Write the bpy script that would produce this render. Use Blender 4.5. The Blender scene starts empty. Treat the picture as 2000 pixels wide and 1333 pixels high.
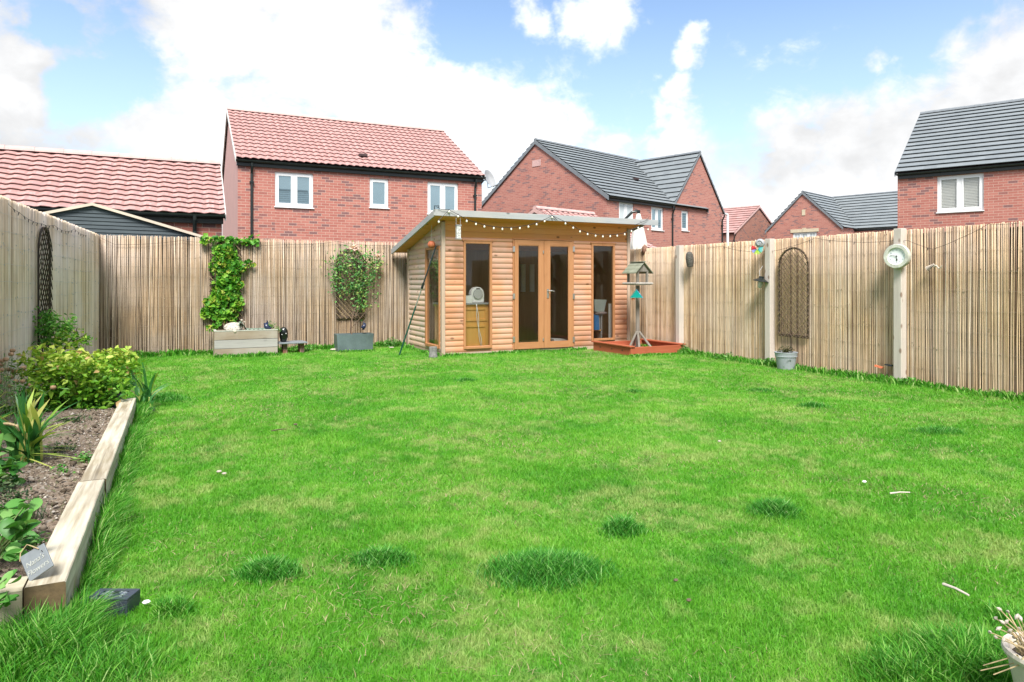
import bpy, math, random
import numpy as np
from mathutils import Vector, Matrix
random.seed(7); RNG = np.random.default_rng(11)
R = math.radians
SC = bpy.context.scene
COL = SC.collection

# ------------------------------------------------------------------ camera
TH = R(26.0); S_, C_ = math.sin(TH), math.cos(TH)
CAMZ, FPX, HOR = 1.2, 1333.0, 551.0
cam = bpy.data.cameras.new("camera"); camo = bpy.data.objects.new("camera", cam); COL.objects.link(camo)
camo.location = (0, 0, CAMZ); camo.rotation_euler = (R(90), 0, -TH)
cam.sensor_width = 36; cam.lens = 24.0; cam.shift_y = -0.05775; cam.clip_start = 0.05; cam.clip_end = 2000
SC.camera = camo

# ------------------------------------------------------------------ measuring helpers (photo pixel -> real place)
def cf(u, d, v=None):
    lat = d * (u - 1000) / FPX
    z = CAMZ - (v - HOR) * d / FPX if v is not None else 0.0
    return Vector((d * S_ + lat * C_, d * C_ - lat * S_, z))
def onY(u, v, Y):
    k = (u - 1000) / FPX; X = Y * (S_ + k * C_) / (C_ - k * S_)
    d = X * S_ + Y * C_
    return Vector((X, Y, CAMZ - (v - HOR) * d / FPX))
def onX(u, v, X):
    k = (u - 1000) / FPX; Y = X * (C_ - k * S_) / (S_ + k * C_)
    d = X * S_ + Y * C_
    return Vector((X, Y, CAMZ - (v - HOR) * d / FPX))
def onZ(u, v, z=0.0):
    return cf(u, (CAMZ - z) * FPX / (v - HOR), v)
def onL(u, v, p0, p1):
    k = (u - 1000) / FPX
    ax, ay = C_ - k * S_, -(S_ + k * C_)
    f0 = ax * p0[0] + ay * p0[1]; f1 = ax * p1[0] + ay * p1[1]
    t = f0 / (f0 - f1)
    X = p0[0] + t * (p1[0] - p0[0]); Y = p0[1] + t * (p1[1] - p0[1])
    d = X * S_ + Y * C_
    return Vector((X, Y, CAMZ - (v - HOR) * d / FPX))

# ------------------------------------------------------------------ node helper
class NT:
    def __init__(s, tree): s.t = tree; s.t.nodes.clear()
    def n(s, typ, **kw):
        nd = s.t.nodes.new(typ)
        for k, v in kw.items():
            if k.startswith("i_"):
                key = k[2:]
                key = int(key) if key.isdigit() else key.replace("_", " ")
                s.set(nd, key, v)
            else: setattr(nd, k, v)
        return nd
    def set(s, nd, key, v):
        if isinstance(v, bpy.types.NodeSocket): s.t.links.new(v, nd.inputs[key])
        else: nd.inputs[key].default_value = v
    def l(s, a, b): s.t.links.new(a, b)
    def math(s, op, a, b=0.0, c=0.0, clamp=False):
        nd = s.n("ShaderNodeMath", operation=op, use_clamp=clamp)
        s.set(nd, 0, a); s.set(nd, 1, b); s.set(nd, 2, c); return nd.outputs[0]
    def mixc(s, f, a, b, mode="MIX"):
        nd = s.n("ShaderNodeMix", data_type="RGBA", blend_type=mode)
        s.set(nd, 0, f); s.set(nd, 6, a); s.set(nd, 7, b); return nd.outputs[2]
    def ramp(s, f, stops, interp="LINEAR"):
        nd = s.n("ShaderNodeValToRGB"); s.l(f, nd.inputs[0]); cr = nd.color_ramp; cr.interpolation = interp
        while len(cr.elements) < len(stops): cr.elements.new(0.5)
        for e, (p, c) in zip(cr.elements, stops):
            e.position = p; e.color = c4(c) if hasattr(c, "__len__") else (c, c, c, 1)
        return nd.outputs[0]
    def mapr(s, v, a, b, c=0.0, d=1.0, smooth=False):
        nd = s.n("ShaderNodeMapRange", interpolation_type="SMOOTHSTEP" if smooth else "LINEAR")
        for i, x in enumerate((v, a, b, c, d)): s.set(nd, i, x)
        return nd.outputs[0]
def c4(c): return (c[0], c[1], c[2], 1.0)

# ------------------------------------------------------------------ world: sky with broken cloud
W = bpy.data.worlds.new("World"); SC.world = W; W.use_nodes = True
SUN_EL, SUN_AZ = R(50), R(-157)       # azimuth clockwise from +Y
nt = NT(W.node_tree)
out = nt.n("ShaderNodeOutputWorld"); bg = nt.n("ShaderNodeBackground"); nt.l(bg.outputs[0], out.inputs[0])
bg.inputs[1].default_value = 0.1
sky = nt.n("ShaderNodeTexSky", sky_type="NISHITA", sun_disc=False, sun_elevation=SUN_EL, sun_rotation=SUN_AZ, dust_density=0.6, air_density=1.0, ozone_density=1.5)
D = nt.n("ShaderNodeTexCoord").outputs["Generated"]
sep = nt.n("ShaderNodeSeparateXYZ"); nt.l(D, sep.inputs[0]); Dz = sep.outputs[2]
def fbm(scale, detail, off, rough=0.55, dist=0.0):
    mp = nt.n("ShaderNodeMapping"); nt.l(D, mp.inputs[0]); mp.inputs["Location"].default_value = off; mp.inputs["Scale"].default_value = (1, 1, 1.35)
    no = nt.n("ShaderNodeTexNoise", i_Scale=scale, i_Detail=detail, i_Roughness=rough, i_Distortion=dist); nt.l(mp.outputs[0], no.inputs["Vector"])
    return no.outputs[0]
n1 = fbm(4.2, 9, (3.1, 1.7, 0.4), 0.58, 0.15); n2 = fbm(13.0, 6, (0.3, 5.0, 2.2), 0.6, 0.3); n3 = fbm(3.0, 5, (7.0, 2.0, 1.0))
def skydir(u, v):
    p = cf(u, 100.0, v); p.z -= CAMZ; return p.normalized()
wn = nt.n("ShaderNodeTexNoise", i_Scale=9.0, i_Detail=5, i_Roughness=.62); nt.l(D, wn.inputs["Vector"])
wv_ = nt.n("ShaderNodeVectorMath", operation="MULTIPLY_ADD"); nt.l(wn.outputs["Color"], wv_.inputs[0]); wv_.inputs[1].default_value = (.11, .11, .11); 
wo_ = nt.n("ShaderNodeVectorMath", operation="SUBTRACT"); nt.l(D, wo_.inputs[0]); wo_.inputs[1].default_value = (.055, .055, .055); nt.l(wo_.outputs[0], wv_.inputs[2])
DW = wv_.outputs[0]
def blob(u, v, r, amp):
    c = skydir(u, v); rr = r / FPX
    vm = nt.n("ShaderNodeVectorMath", operation="DISTANCE"); nt.l(DW, vm.inputs[0]); vm.inputs[1].default_value = c
    return nt.mapr(vm.outputs["Value"], 0.0, 1.7 * rr, amp, 0.0, True)
terms = [blob(*q) for q in [
    (430, 40, 170, .8), (640, 100, 210, .8), (620, 330, 260, .6), (760, 60, 100, .5), (900, 260, 150, .65), (1060, 240, 100, .6), (1170, 310, 80, .5),
    (10, 170, 105, .9), (30, 330, 190, .7), (0, 20, 50, .5), (150, 35, 60, .5), (250, 30, 60, .45), (130, 90, 36, .4), (330,150,50,.45), (60, 250, 90, .6), (190,280,70,.6), (90, 290, 120, .5), (330, 260, 120, .6),
    (1352, 72, 30, .55), (1338, 100, 28, .55), (1328, 130, 34, .6), (1345, 95, 30, .5), (1315, 185, 34, .6), (1310, 245, 48, .7), (1330, 320, 80, .7), (1195, 40, 58, .55), (1120, 35, 40, .4), (1035, 45, 42, .45), (1215, 90, 30, .3),
    (1985, 190, 115, .9), (1890, 250, 110, .85), (1770, 285, 100, .8), (1650, 300, 95, .75), (1530, 325, 95, .7), (1430, 340, 70, .6), (1970, 35, 48, .42), (1925, 70, 26, .28), (1700, 115, 22, .3), (1745, 120, 14, .22), (1265, 150, 12, .25), (1210, 130, 22, .2),
    (178, 175, 46, -.7), (255, 108, 40, -.55), (82, 42, 28, -.7), (905, 90, 70, -.3), (1250, 240, 26, -.35)]]
acc = terms[0]
for t in terms[1:-5]: acc = nt.math("MAXIMUM", acc, t)
for t in terms[-5:]: acc = nt.math("ADD", acc, t)
band = nt.mapr(Dz, .10, .19, .75, 0.0, True)
zen = nt.mapr(Dz, .45, .8, 0.0, .25, True)
# behind the viewer the sky is mostly broken cloud too
dotf = nt.n("ShaderNodeVectorMath", operation="DOT_PRODUCT"); nt.l(D, dotf.inputs[0]); dotf.inputs[1].default_value = (S_, C_, 0)
back = nt.mapr(dotf.outputs["Value"], .55, .1, 0.0, .38, True)
acc = nt.math("MAXIMUM", acc, band); acc = nt.math("ADD", acc, zen); acc = nt.math("ADD", acc, back)
acc = nt.math("ADD", acc, nt.math("MULTIPLY", nt.math("SUBTRACT", n1, .50), 1.1))
acc = nt.math("ADD", acc, nt.math("MULTIPLY", nt.math("SUBTRACT", n2, .5), .95))
n4 = fbm(38.0, 5, (1.3, 2.0, 4.2), 0.62, 0.4)
acc = nt.math("ADD", acc, nt.math("MULTIPLY", nt.math("SUBTRACT", n4, .5), .4))
cm = nt.math("POWER", nt.mapr(acc, .10, .60, 0, 1, True), 1.0)
CL = 5.3
shade = nt.mapr(nt.math("ADD", nt.math("MULTIPLY", n3, .7), nt.math("ADD", nt.math("MULTIPLY", n1, .3), nt.math("MULTIPLY", n2, .2))), .46, .70, .66, 1.08, True)
comb = nt.n("ShaderNodeCombineColor")
nt.l(nt.math("MULTIPLY", shade, CL * .985), comb.inputs[0]); nt.l(nt.math("MULTIPLY", shade, CL * .99), comb.inputs[1]); nt.l(nt.math("MULTIPLY", shade, CL), comb.inputs[2])
skc = nt.mixc(1.0, sky.outputs[0], (.62, .79, .90, 1), "MULTIPLY")
# thin air brightens toward the horizon
skc = nt.mixc(nt.mapr(Dz, .05, .5, .35, .05, True), skc, (6.6, 7.1, 7.9, 1))
nt.l(nt.mixc(cm, skc, comb.outputs[0]), bg.inputs[0])

sl = bpy.data.lights.new("sun", "SUN"); so = bpy.data.objects.new("sun", sl); COL.objects.link(so)
sl.energy = 2.9; sl.angle = R(20); sl.color = (1.0, .96, .9)
sd = Vector((math.sin(SUN_AZ) * math.cos(SUN_EL), math.cos(SUN_AZ) * math.cos(SUN_EL), math.sin(SUN_EL)))
so.rotation_euler = sd.to_track_quat("Z", "Y").to_euler()
SC.view_settings.view_transform = "Standard"; SC.view_settings.look = "None"
SC.view_settings.exposure = 1.25; SC.view_settings.gamma = 1.0
SC.cycles.max_bounces = 6; SC.cycles.transparent_max_bounces = 8

# ------------------------------------------------------------------ materials
def mat(name):
    m = bpy.data.materials.new(name); m.use_nodes = True; n = NT(m.node_tree)
    o = n.n("ShaderNodeOutputMaterial"); b = n.n("ShaderNodeBsdfPrincipled"); n.l(b.outputs[0], o.inputs[0])
    return m, n, b, o
def bump(n, b, h, s=.3, dist=.01):
    bp = n.n("ShaderNodeBump"); bp.inputs["Strength"].default_value = s; bp.inputs["Distance"].default_value = dist
    n.l(h, bp.inputs["Height"]); n.l(bp.outputs[0], b.inputs["Normal"])
def noise(n, scale, detail=4, vec=None, sc=(1, 1, 1), rough=.55):
    if vec is None: vec = n.n("ShaderNodeTexCoord").outputs["Object"]
    mp = n.n("ShaderNodeMapping"); n.l(vec, mp.inputs[0]); mp.inputs["Scale"].default_value = sc
    t = n.n("ShaderNodeTexNoise", i_Scale=scale, i_Detail=detail, i_Roughness=rough); n.l(mp.outputs[0], t.inputs["Vector"])
    return t.outputs[0]
def simple(name, col, rough=.6, var=.25, scale=8, bmp=.15, metal=0.0, spec=.5, fine=60):
    m, n, b, o = mat(name)
    f = noise(n, scale, 6); g = noise(n, fine, 3)
    lo = tuple(c * (1 - var) for c in col); hi = tuple(min(1, c * (1 + var)) for c in col)
    n.l(n.mixc(n.mapr(n.math("ADD", n.math("MULTIPLY", f, .7), n.math("MULTIPLY", g, .3)), .35, .65), c4(lo), c4(hi)), b.inputs["Base Color"])
    n.l(n.mapr(f, .3, .7, rough * .85, min(1, rough * 1.15)), b.inputs["Roughness"])
    b.inputs["Metallic"].default_value = metal; b.inputs["Specular IOR Level"].default_value = spec
    if bmp: bump(n, b, g, bmp, .004)
    return m
def brick(name, c1, c2, mortar, dark, bw=.225, bh=.075, dark_amt=.12):
    m, n, b, o = mat(name)
    uv = n.n("ShaderNodeTexCoord").outputs["UV"]
    bt = n.n("ShaderNodeTexBrick"); n.l(uv, bt.inputs[0])
    bt.inputs["Scale"].default_value = 1; bt.inputs["Brick Width"].default_value = bw; bt.inputs["Row Height"].default_value = bh
    bt.inputs["Mortar Size"].default_value = .0055; bt.inputs["Mortar Smooth"].default_value = .2; bt.inputs["Bias"].default_value = 0
    bt.inputs["Color1"].default_value = (0, 0, 0, 1); bt.inputs["Color2"].default_value = (1, 1, 1, 1); bt.inputs["Mortar"].default_value = (.5, .5, .5, 1)
    r = n.n("ShaderNodeSeparateColor"); n.l(bt.outputs[0], r.inputs[0])
    base = n.ramp(r.outputs[0], [(0, dark), (dark_amt, dark), (dark_amt + .06, c1), (.6, tuple((a + d) / 2 for a, d in zip(c1, c2))), (1, c2)])
    big = noise(n, .6, 3, uv); sm = noise(n, 40, 3, uv)
    base = n.mixc(n.mapr(big, .3, .7, 0, .25), base, c4(tuple(x * .72 for x in c1)))
    base = n.mixc(n.mapr(sm, .3, .7, 0, .22), base, c4(tuple(min(1, x * 1.5) for x in c2)))
    n.l(n.mixc(bt.outputs[1], base, c4(mortar)), b.inputs["Base Color"])
    b.inputs["Roughness"].default_value = .9
    h = n.math("SUBTRACT", n.math("MULTIPLY", sm, .3), n.math("MULTIPLY", bt.outputs[1], 1.0))
    bump(n, b, h, .5, .006)
    return m
def tile(name, c1, c2, w, h, c3=None):
    m, n, b, o = mat(name)
    uv = n.n("ShaderNodeTexCoord").outputs["UV"]
    bt = n.n("ShaderNodeTexBrick"); n.l(uv, bt.inputs[0])
    bt.inputs["Scale"].default_value = 1; bt.inputs["Brick Width"].default_value = w; bt.inputs["Row Height"].default_value = h
    bt.inputs["Mortar Size"].default_value = .003; bt.inputs["Bias"].default_value = 0
    bt.inputs["Color1"].default_value = (0, 0, 0, 1); bt.inputs["Color2"].default_value = (1, 1, 1, 1); bt.inputs["Mortar"].default_value = (.3, .3, .3, 1)
    base = n.ramp(bt.outputs[0], [(0, c3 or c1), (.15, c1), (1, c2)])
    sm = noise(n, 30, 4, uv); big = noise(n, 1.1, 3, uv)
    base = n.mixc(n.mapr(n.math("ADD", n.math("MULTIPLY", sm, .5), n.math("MULTIPLY", big, .5)), .4, .62, 0, .35), base, c4(tuple(x * .7 for x in c1)))
    n.l(base, b.inputs["Base Color"]); b.inputs["Roughness"].default_value = .62; b.inputs["Specular IOR Level"].default_value = .4
    bump(n, b, sm, .12, .003)
    return m
def wood(name, c1, c2, axis="x", grey=0.0, knots=.5, scale=1.0, rough=.7, attr=False, bmp=.25, dark=None):
    m, n, b, o = mat(name)
    co = n.n("ShaderNodeTexCoord").outputs["Object"]
    sc = {"x": (.06, 1, 1), "y": (1, .06, 1), "z": (1, 1, .06)}[axis]
    g = noise(n, 55 * scale, 5, co, sc, .6); g2 = noise(n, 9 * scale, 4, co, sc)
    f = n.math("ADD", n.math("MULTIPLY", g, .5), n.math("MULTIPLY", g2, .5))
    col = n.mixc(n.mapr(f, .35, .65) if scale > .6 else n.mapr(f, .42, .56), c4(c1), c4(c2))
    if scale < .6:
        cr = noise(n, 26, 3, co, {"x": (.02, 1, 1), "y": (1, .02, 1), "z": (1, 1, .02)}[axis]); col = n.mixc(n.mapr(cr, .60, .66, 0, .65, True), col, c4(tuple(x * .45 for x in c1)))
        st = noise(n, 3.5, 5, co); col = n.mixc(n.mapr(st, .55, .7, 0, .35), col, (.30, .26, .16, 1))
    if attr:
        a = n.n("ShaderNodeAttribute", attribute_name="rnd").outputs["Fac"]
        col = n.mixc(n.mapr(a, 0, 1, 0, .6), col, c4(tuple(min(1, x * 1.45) for x in c2)))
        col = n.mixc(n.mapr(n.math("FRACT", n.math("MULTIPLY", a, 7.3)), .3, 1, 0, .55), col, c4(tuple(x * .72 for x in c1)))
    if grey:
        w = noise(n, 2.2, 5, co)
        col = n.mixc(n.mapr(w, .4, .65, 0, grey), col, (.42, .40, .37, 1))
    if knots:
        mp = n.n("ShaderNodeMapping"); n.l(co, mp.inputs[0])
        mp.inputs["Scale"].default_value = {"x": (.55, 1, 1), "y": (1, .55, 1), "z": (1, 1, .55)}[axis]
        vo = n.n("ShaderNodeTexVoronoi", feature="F1", i_Scale=7.0 * scale); n.l(mp.outputs[0], vo.inputs["Vector"])
        k = n.mapr(vo.outputs["Distance"], .07, .17, knots, 0, True)
        col = n.mixc(k, col, c4(dark or tuple(x * .28 for x in c1)))
    n.l(col, b.inputs["Base Color"]); b.inputs["Roughness"].default_value = rough; b.inputs["Specular IOR Level"].default_value = .3
    bump(n, b, g, bmp, .003)
    return m
def cane(name, stops, weather=.3, wcol=(.5, .48, .45)):
    m, n, b, o = mat(name)
    a = n.n("ShaderNodeAttribute", attribute_name="rnd").outputs["Fac"]
    co = n.n("ShaderNodeTexCoord").outputs["Object"]
    col = n.ramp(a, stops)
    g = noise(n, 30, 4, co, (1, 1, .12)); w = noise(n, 1.3, 5, co, (1, 1, .8)); st = noise(n, 60, 3, co, (1, 1, .25))
    col = n.mixc(n.mapr(g, .35, .7, 0, .45), col, c4(tuple(x * .55 for x in stops[1][1])))
    col = n.mixc(n.mapr(w, .42, .66, 0, weather), col, c4(wcol))
    col = n.mixc(n.mapr(st, .66, .76, 0, .5), col, (.12, .09, .06, 1))
    n.l(col, b.inputs["Base Color"]); b.inputs["Roughness"].default_value = .55; b.inputs["Specular IOR Level"].default_value = .35
    return m
def leaf(name, stops, trans=.3, rough=.5, big=None):
    m, n, b, o = mat(name)
    a = n.n("ShaderNodeAttribute", attribute_name="rnd").outputs["Fac"]
    if big:
        pos = n.n("ShaderNodeNewGeometry").outputs["Position"]
        w = noise(n, big[0], 6, pos, rough=.62); w2 = noise(n, big[0] * 5, 4, pos)
        w = n.math("ADD", n.math("MULTIPLY", w, .65), n.math("MULTIPLY", w2, .35))
        a = n.math("ADD", n.math("MULTIPLY", a, 1 - big[1]), n.math("MULTIPLY", n.mapr(w, .36, .64), big[1]), clamp=True)
    col = n.ramp(a, stops)
    if big:
        pm = n.math("ADD", n.math("MULTIPLY", noise(n, 1.5, 8, pos, rough=.68), .6), n.math("MULTIPLY", noise(n, 7, 5, pos, rough=.6), .4))
        col = n.mixc(n.mapr(pm, .485, .60, 0, .72, True), col, (.40, .48, .17, 1))
        dk = noise(n, 2.6, 6, pos, rough=.6)
        col = n.mixc(n.mapr(dk, .56, .68, 0, .45, True), col, (.035, .20, .02, 1))
    n.l(col, b.inputs["Base Color"]); b.inputs["Roughness"].default_value = rough; b.inputs["Specular IOR Level"].default_value = .35
    if trans:
        tr = n.n("ShaderNodeBsdfTranslucent"); n.l(n.mixc(1.0, col, (1.1, 1.15, .6, 1), "MULTIPLY"), tr.inputs[0])
        mx = n.n("ShaderNodeMixShader"); mx.inputs[0].default_value = trans
        n.l(b.outputs[0], mx.inputs[1]); n.l(tr.outputs[0], mx.inputs[2]); n.l(mx.outputs[0], o.inputs[0])
    return m
def glass(name, tint=(.8, .88, .86), refl=.12):
    m, n, b, o = mat(name); n.t.nodes.remove(b)
    tr = n.n("ShaderNodeBsdfTransparent"); tr.inputs[0].default_value = c4(tint)
    gl = n.n("ShaderNodeBsdfGlossy"); gl.inputs["Roughness"].default_value = .02; gl.inputs[0].default_value = (.9, .95, 1, 1)
    lw = n.n("ShaderNodeFresnel", i_IOR=1.5)
    f = n.math("ADD", n.math("MULTIPLY", lw.outputs[0], .65), refl - .06, clamp=True)
    mx = n.n("ShaderNodeMixShader"); n.l(f, mx.inputs[0]); n.l(tr.outputs[0], mx.inputs[1]); n.l(gl.outputs[0], mx.inputs[2]); n.l(mx.outputs[0], o.inputs[0])
    return m

M = {}
M["brick_red"] = brick("brick_red", (.315, .105, .083), (.41, .165, .13), (.49, .34, .285), (.14, .08, .085))
M["brick_pale"] = brick("brick_pale", (.345, .13, .105), (.435, .19, .15), (.45, .30, .25), (.17, .105, .11), dark_amt=.1)
M["brick_brown"] = brick("brick_brown", (.25, .10, .075), (.32, .14, .10), (.36, .24, .20), (.12, .08, .08), dark_amt=.15)
M["brick_garage"] = brick("brick_garage", (.20, .065, .05), (.30, .10, .07), (.36, .25, .19), (.09, .06, .065), dark_amt=.25)
M["tile_pink"] = tile("tile_pink", (.42, .23, .21), (.50, .315, .30), .25, .19, (.36, .23, .23))
M["tile_pink_big"] = tile("tile_pink_big", (.41, .22, .20), (.49, .305, .285), .2, .3, (.37, .225, .215))
M["tile_grey"] = tile("tile_grey", (.19, .215, .23), (.225, .25, .265), .33, .31, (.18, .20, .215))
M["ridge_pink"] = simple("ridge_pink", (.52, .34, .32), .7, .15)
M["ridge_grey"] = simple("ridge_grey", (.17, .19, .21), .7, .15)
M["pink_lit_brick"] = simple("pink_lit_brick", (.56, .34, .31), .9, .08, 3)  # gable brick washed out by grazing light, painted as flat pale pink
M["black_plastic"] = simple("black_plastic", (.012, .018, .018), .35, .2)
M["upvc"] = simple("upvc", (.78, .79, .80), .35, .04, 3, .02)
M["mortar_verge"] = simple("mortar_verge", (.6, .58, .55), .9, .1)
M["stone"] = simple("stone", (.55, .47, .34), .85, .12)
M["soffit"] = simple("soffit", (.05, .03, .03), .7, .2)
m_, n_, b_, o_ = mat("window_glass"); b_.inputs["Base Color"].default_value = (.30, .42, .48, 1); b_.inputs["Metallic"].default_value = .75; b_.inputs["Roughness"].default_value = .012
M["pane"] = m_
m_, n_, b_, o_ = mat("pale_pane"); b_.inputs["Base Color"].default_value = (.52, .58, .60, 1); b_.inputs["Roughness"].default_value = .08; b_.inputs["Specular IOR Level"].default_value = .8
M["pane_pale"] = m_
M["glass"] = glass("summerhouse_glass", (.95, .95, .93), .055)
M["curtain"] = simple("curtain", (.7, .72, .72), .8, .1)
M["log"] = wood("log_cladding", (.42, .185, .095), (.52, .265, .15), "x", grey=.3, knots=.75, attr=True, dark=(.12, .055, .025))
M["log_side_lit"] = wood("log_cladding_side_lit", (.54, .34, .24), (.68, .50, .39), "y", grey=.6, knots=.6, attr=True, dark=(.15, .08, .045))  # same wood as the front, made paler: light on this side put into colour
M["header"] = wood("header_boards", (.64, .255, .07), (.74, .335, .11), "x", grey=.08, knots=.85, attr=True, dark=(.13, .06, .02))
M["joinery"] = wood("joinery", (.36, .16, .065), (.46, .225, .105), "z", knots=.1, bmp=.1)
M["joinery_x"] = wood("joinery_rails", (.36, .16, .065), (.46, .225, .105), "x", knots=.1, bmp=.1)
M["corner"] = wood("corner_post_wood", (.40, .28, .20), (.52, .40, .30), "z", grey=.3, knots=.4)
M["fascia"] = wood("grey_fascia", (.30, .32, .33), (.40, .41, .42), "x", grey=.5, knots=.8, dark=(.12, .12, .12))
M["barge"] = wood("grey_barge", (.28, .30, .32), (.38, .40, .41), "y", grey=.5, knots=.3)
M["felt"] = simple("roofing_felt", (.07, .075, .08), .95, .2)
M["inner_wood"] = wood("inner_boards", (.34, .22, .11), (.44, .30, .16), "z", knots=.2)
M["cabinet"] = wood("cabinet_wood", (.72, .37, .10), (.82, .47, .15), "z", knots=.1)
M["post"] = wood("fence_post_wood", (.50, .44, .39), (.62, .555, .50), "z", grey=.35, knots=.8, dark=(.20, .12, .08))
M["sleeper"] = wood("sleeper_wood", (.27, .22, .14), (.62, .57, .45), "y", grey=.25, knots=.7, scale=.55, dark=(.30, .24, .15), bmp=.5)
M["sleeper_x"] = wood("sleeper_wood_cross", (.42, .38, .26), (.56, .52, .40), "x", grey=.15, knots=.2, scale=.7, bmp=.5)
M["sleeper_end"] = simple("sleeper_end_grain", (.10, .07, .035), .9, .4, 14, .5)
M["planter"] = wood("planter_wood", (.24, .19, .14), (.34, .28, .215), "x", grey=.55, knots=.2)
M["planter_grey"] = wood("planter_grey_wood", (.27, .26, .25), (.38, .37, .36), "x", grey=.3, knots=.2)
M["trellis"] = simple("willow", (.10, .068, .045), .8, .4, 20)
M["trellis_pale"] = simple("pale_willow", (.36, .26, .15), .75, .3, 20)
M["trellis_dark"] = simple("dark_willow", (.035, .026, .02), .8, .4, 20)
M["slate"] = simple("slate", (.19, .215, .24), .55, .12, 12, .2)
M["zinc"] = simple("zinc_planter", (.10, .14, .145), .5, .22, 5, .1)
M["pot_grey"] = simple("grey_pot_glaze", (.30, .33, .36), .5, .12, 7)
M["pot_pale"] = simple("pale_terracotta", (.55, .50, .43), .85, .15, 10, .3)
M["soil"] = simple("soil_material", (.13, .095, .065), 1, .5, 9, .9)
M["dark_soil"] = simple("compost", (.035, .025, .018), 1, .5, 30, .9)
M["red_stain"] = wood("red_stained_wood", (.34, .085, .04), (.43, .125, .065), "x", knots=.15, bmp=.15)
M["red_stain_y"] = wood("red_stained_wood_side", (.34, .085, .04), (.43, .125, .065), "y", knots=.15, bmp=.15)
M["bird_wood"] = wood("weathered_wood", (.13, .115, .095), (.22, .20, .17), "z", grey=.3, knots=.2)
M["bird_roof"] = wood("mossy_boards", (.16, .18, .13), (.26, .28, .21), "x", grey=.2, knots=0)
M["white"] = simple("white_plastic", (.86, .86, .86), .4, .05, 6, .02)
M["grey_plastic"] = simple("grey_plastic", (.35, .36, .37), .45, .1)
M["metal"] = simple("galvanised", (.5, .5, .48), .35, .15, 20, .05, metal=.8)
M["cable"] = simple("cable_black", (.015, .015, .015), .5, .2)
M["cream"] = simple("parasol_cloth", (.74, .72, .66), .85, .05, 3, .1)
M["clad_dark"] = wood("slate_blue_cladding", (.05, .065, .075), (.075, .095, .105), "x", knots=.1)
M["cream_trim"] = simple("cream_trim", (.60, .52, .42), .7, .08)
M["orange"] = simple("orange_clay", (.50, .14, .06), .6, .3, 25)
M["blue"] = simple("blue_print", (.05, .22, .55), .4, .1)
M["teal"] = simple("teal_plastic", (.0, .25, .22), .35, .1)
M["blue_dark"] = simple("blue_ceramic", (.02, .03, .07), .2, .3)
M["bulb"] = simple("bulb_glass", (.80, .78, .68), .2, .04)
M["black_gloss"] = simple("black_glaze", (.008, .011, .010), .18, .3)
M["rust"] = simple("rusty_iron", (.13, .07, .045), .8, .4, 30)
M["wicker"] = simple("grey_wicker", (.085, .08, .07), .8, .5, 60, .8)
M["shell"] = simple("pale_shell", (.45, .40, .34), .7, .35, 30)
M["moss"] = simple("mossy_mesh", (.16, .22, .17), .9, .3, 30)
M["clock_ring"] = simple("verdigris_ring", (.52, .53, .46), .6, .25, 18, .4)
M["clock_face"] = simple("clock_dial", (.80, .84, .85), .4, .05)
M["ink"] = simple("ink", (.02, .02, .025), .5, .1)
M["ink_pale"] = simple("faded_numerals", (.38, .44, .47), .5, .1)
M["etch"] = simple("etched_lettering", (.40, .42, .40), .7, .05)
M["stem"] = simple("woody_stem", (.10, .065, .04), .8, .3, 30)
M["stem_green"] = simple("green_stem", (.12, .17, .06), .7, .3, 30)
M["dry"] = simple("dry_stalk", (.42, .32, .18), .8, .3, 30)
M["bark_log"] = simple("grey_bark", (.20, .195, .19), .85, .4, 25, .6)
M["asphalt"] = simple("far_ground", (.08, .10, .05), .95, .3, 2)
def plain(name, col, rough=.5): return simple(name, col, rough, .08)
M["r_red"] = plain("ribbon_red", (.62, .04, .05)); M["r_green"] = plain("ribbon_green", (.35, .62, .04)); M["r_purple"] = plain("ribbon_purple", (.28, .30, .70)); M["r_teal"] = plain("ribbon_teal", (.06, .50, .52))
M["cane_left"] = cane("cane_left", [(0, (.18, .12, .07)), (.14, (.56, .41, .27)), (.55, (.84, .67, .48)), (1, (.90, .79, .66))], .6, (.84, .74, .70))
M["cane_back"] = cane("cane_back", [(0, (.15, .10, .065)), (.2, (.38, .265, .165)), (.6, (.58, .43, .29)), (1, (.70, .58, .46))], .5, (.50, .44, .40))
M["cane_right"] = cane("cane_right", [(0, (.17, .10, .06)), (.15, (.40, .26, .15)), (.4, (.64, .445, .265)), (.75, (.76, .57, .37)), (1, (.82, .68, .52))], .4, (.63, .52, .435))
M["backing"] = simple("backing_board", (.07, .05, .032), .9, .3)
M["wire_tan"] = simple("wire_tan", (.34, .28, .21), .6, .2)
M["wire"] = simple("wire", (.50, .50, .52), .5, .1)
G0 = [(0, (.045, .22, .014)), (.3, (.09, .34, .02)), (.62, (.15, .42, .032)), (.85, (.25, .48, .07)), (1, (.48, .54, .22))]
M["grass"] = leaf("grass_blades", G0, .35, .55, big=(1.1, .62))
M["tuft"] = leaf("tuft_blades", [(0, (.022, .16, .014)), (.5, (.055, .28, .022)), (.8, (.14, .42, .06)), (1, (.38, .56, .24))], .35, .55)
M["grass_long"] = leaf("long_grass_blades", [(0, (.03, .18, .012)), (.5, (.075, .31, .02)), (.8, (.17, .45, .05)), (1, (.42, .56, .22))], .35, .6)
m_, n_, b_, o_ = mat("lawn_surface")
pos = n_.n("ShaderNodeNewGeometry").outputs["Position"]
w1 = noise(n_, 1.1, 6, pos, rough=.62); w2 = noise(n_, 5.5, 4, pos); w3 = noise(n_, 70, 4, pos)
w = n_.math("ADD", n_.math("MULTIPLY", w1, .5), n_.math("ADD", n_.math("MULTIPLY", w2, .25), n_.math("MULTIPLY", w3, .25)))
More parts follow.
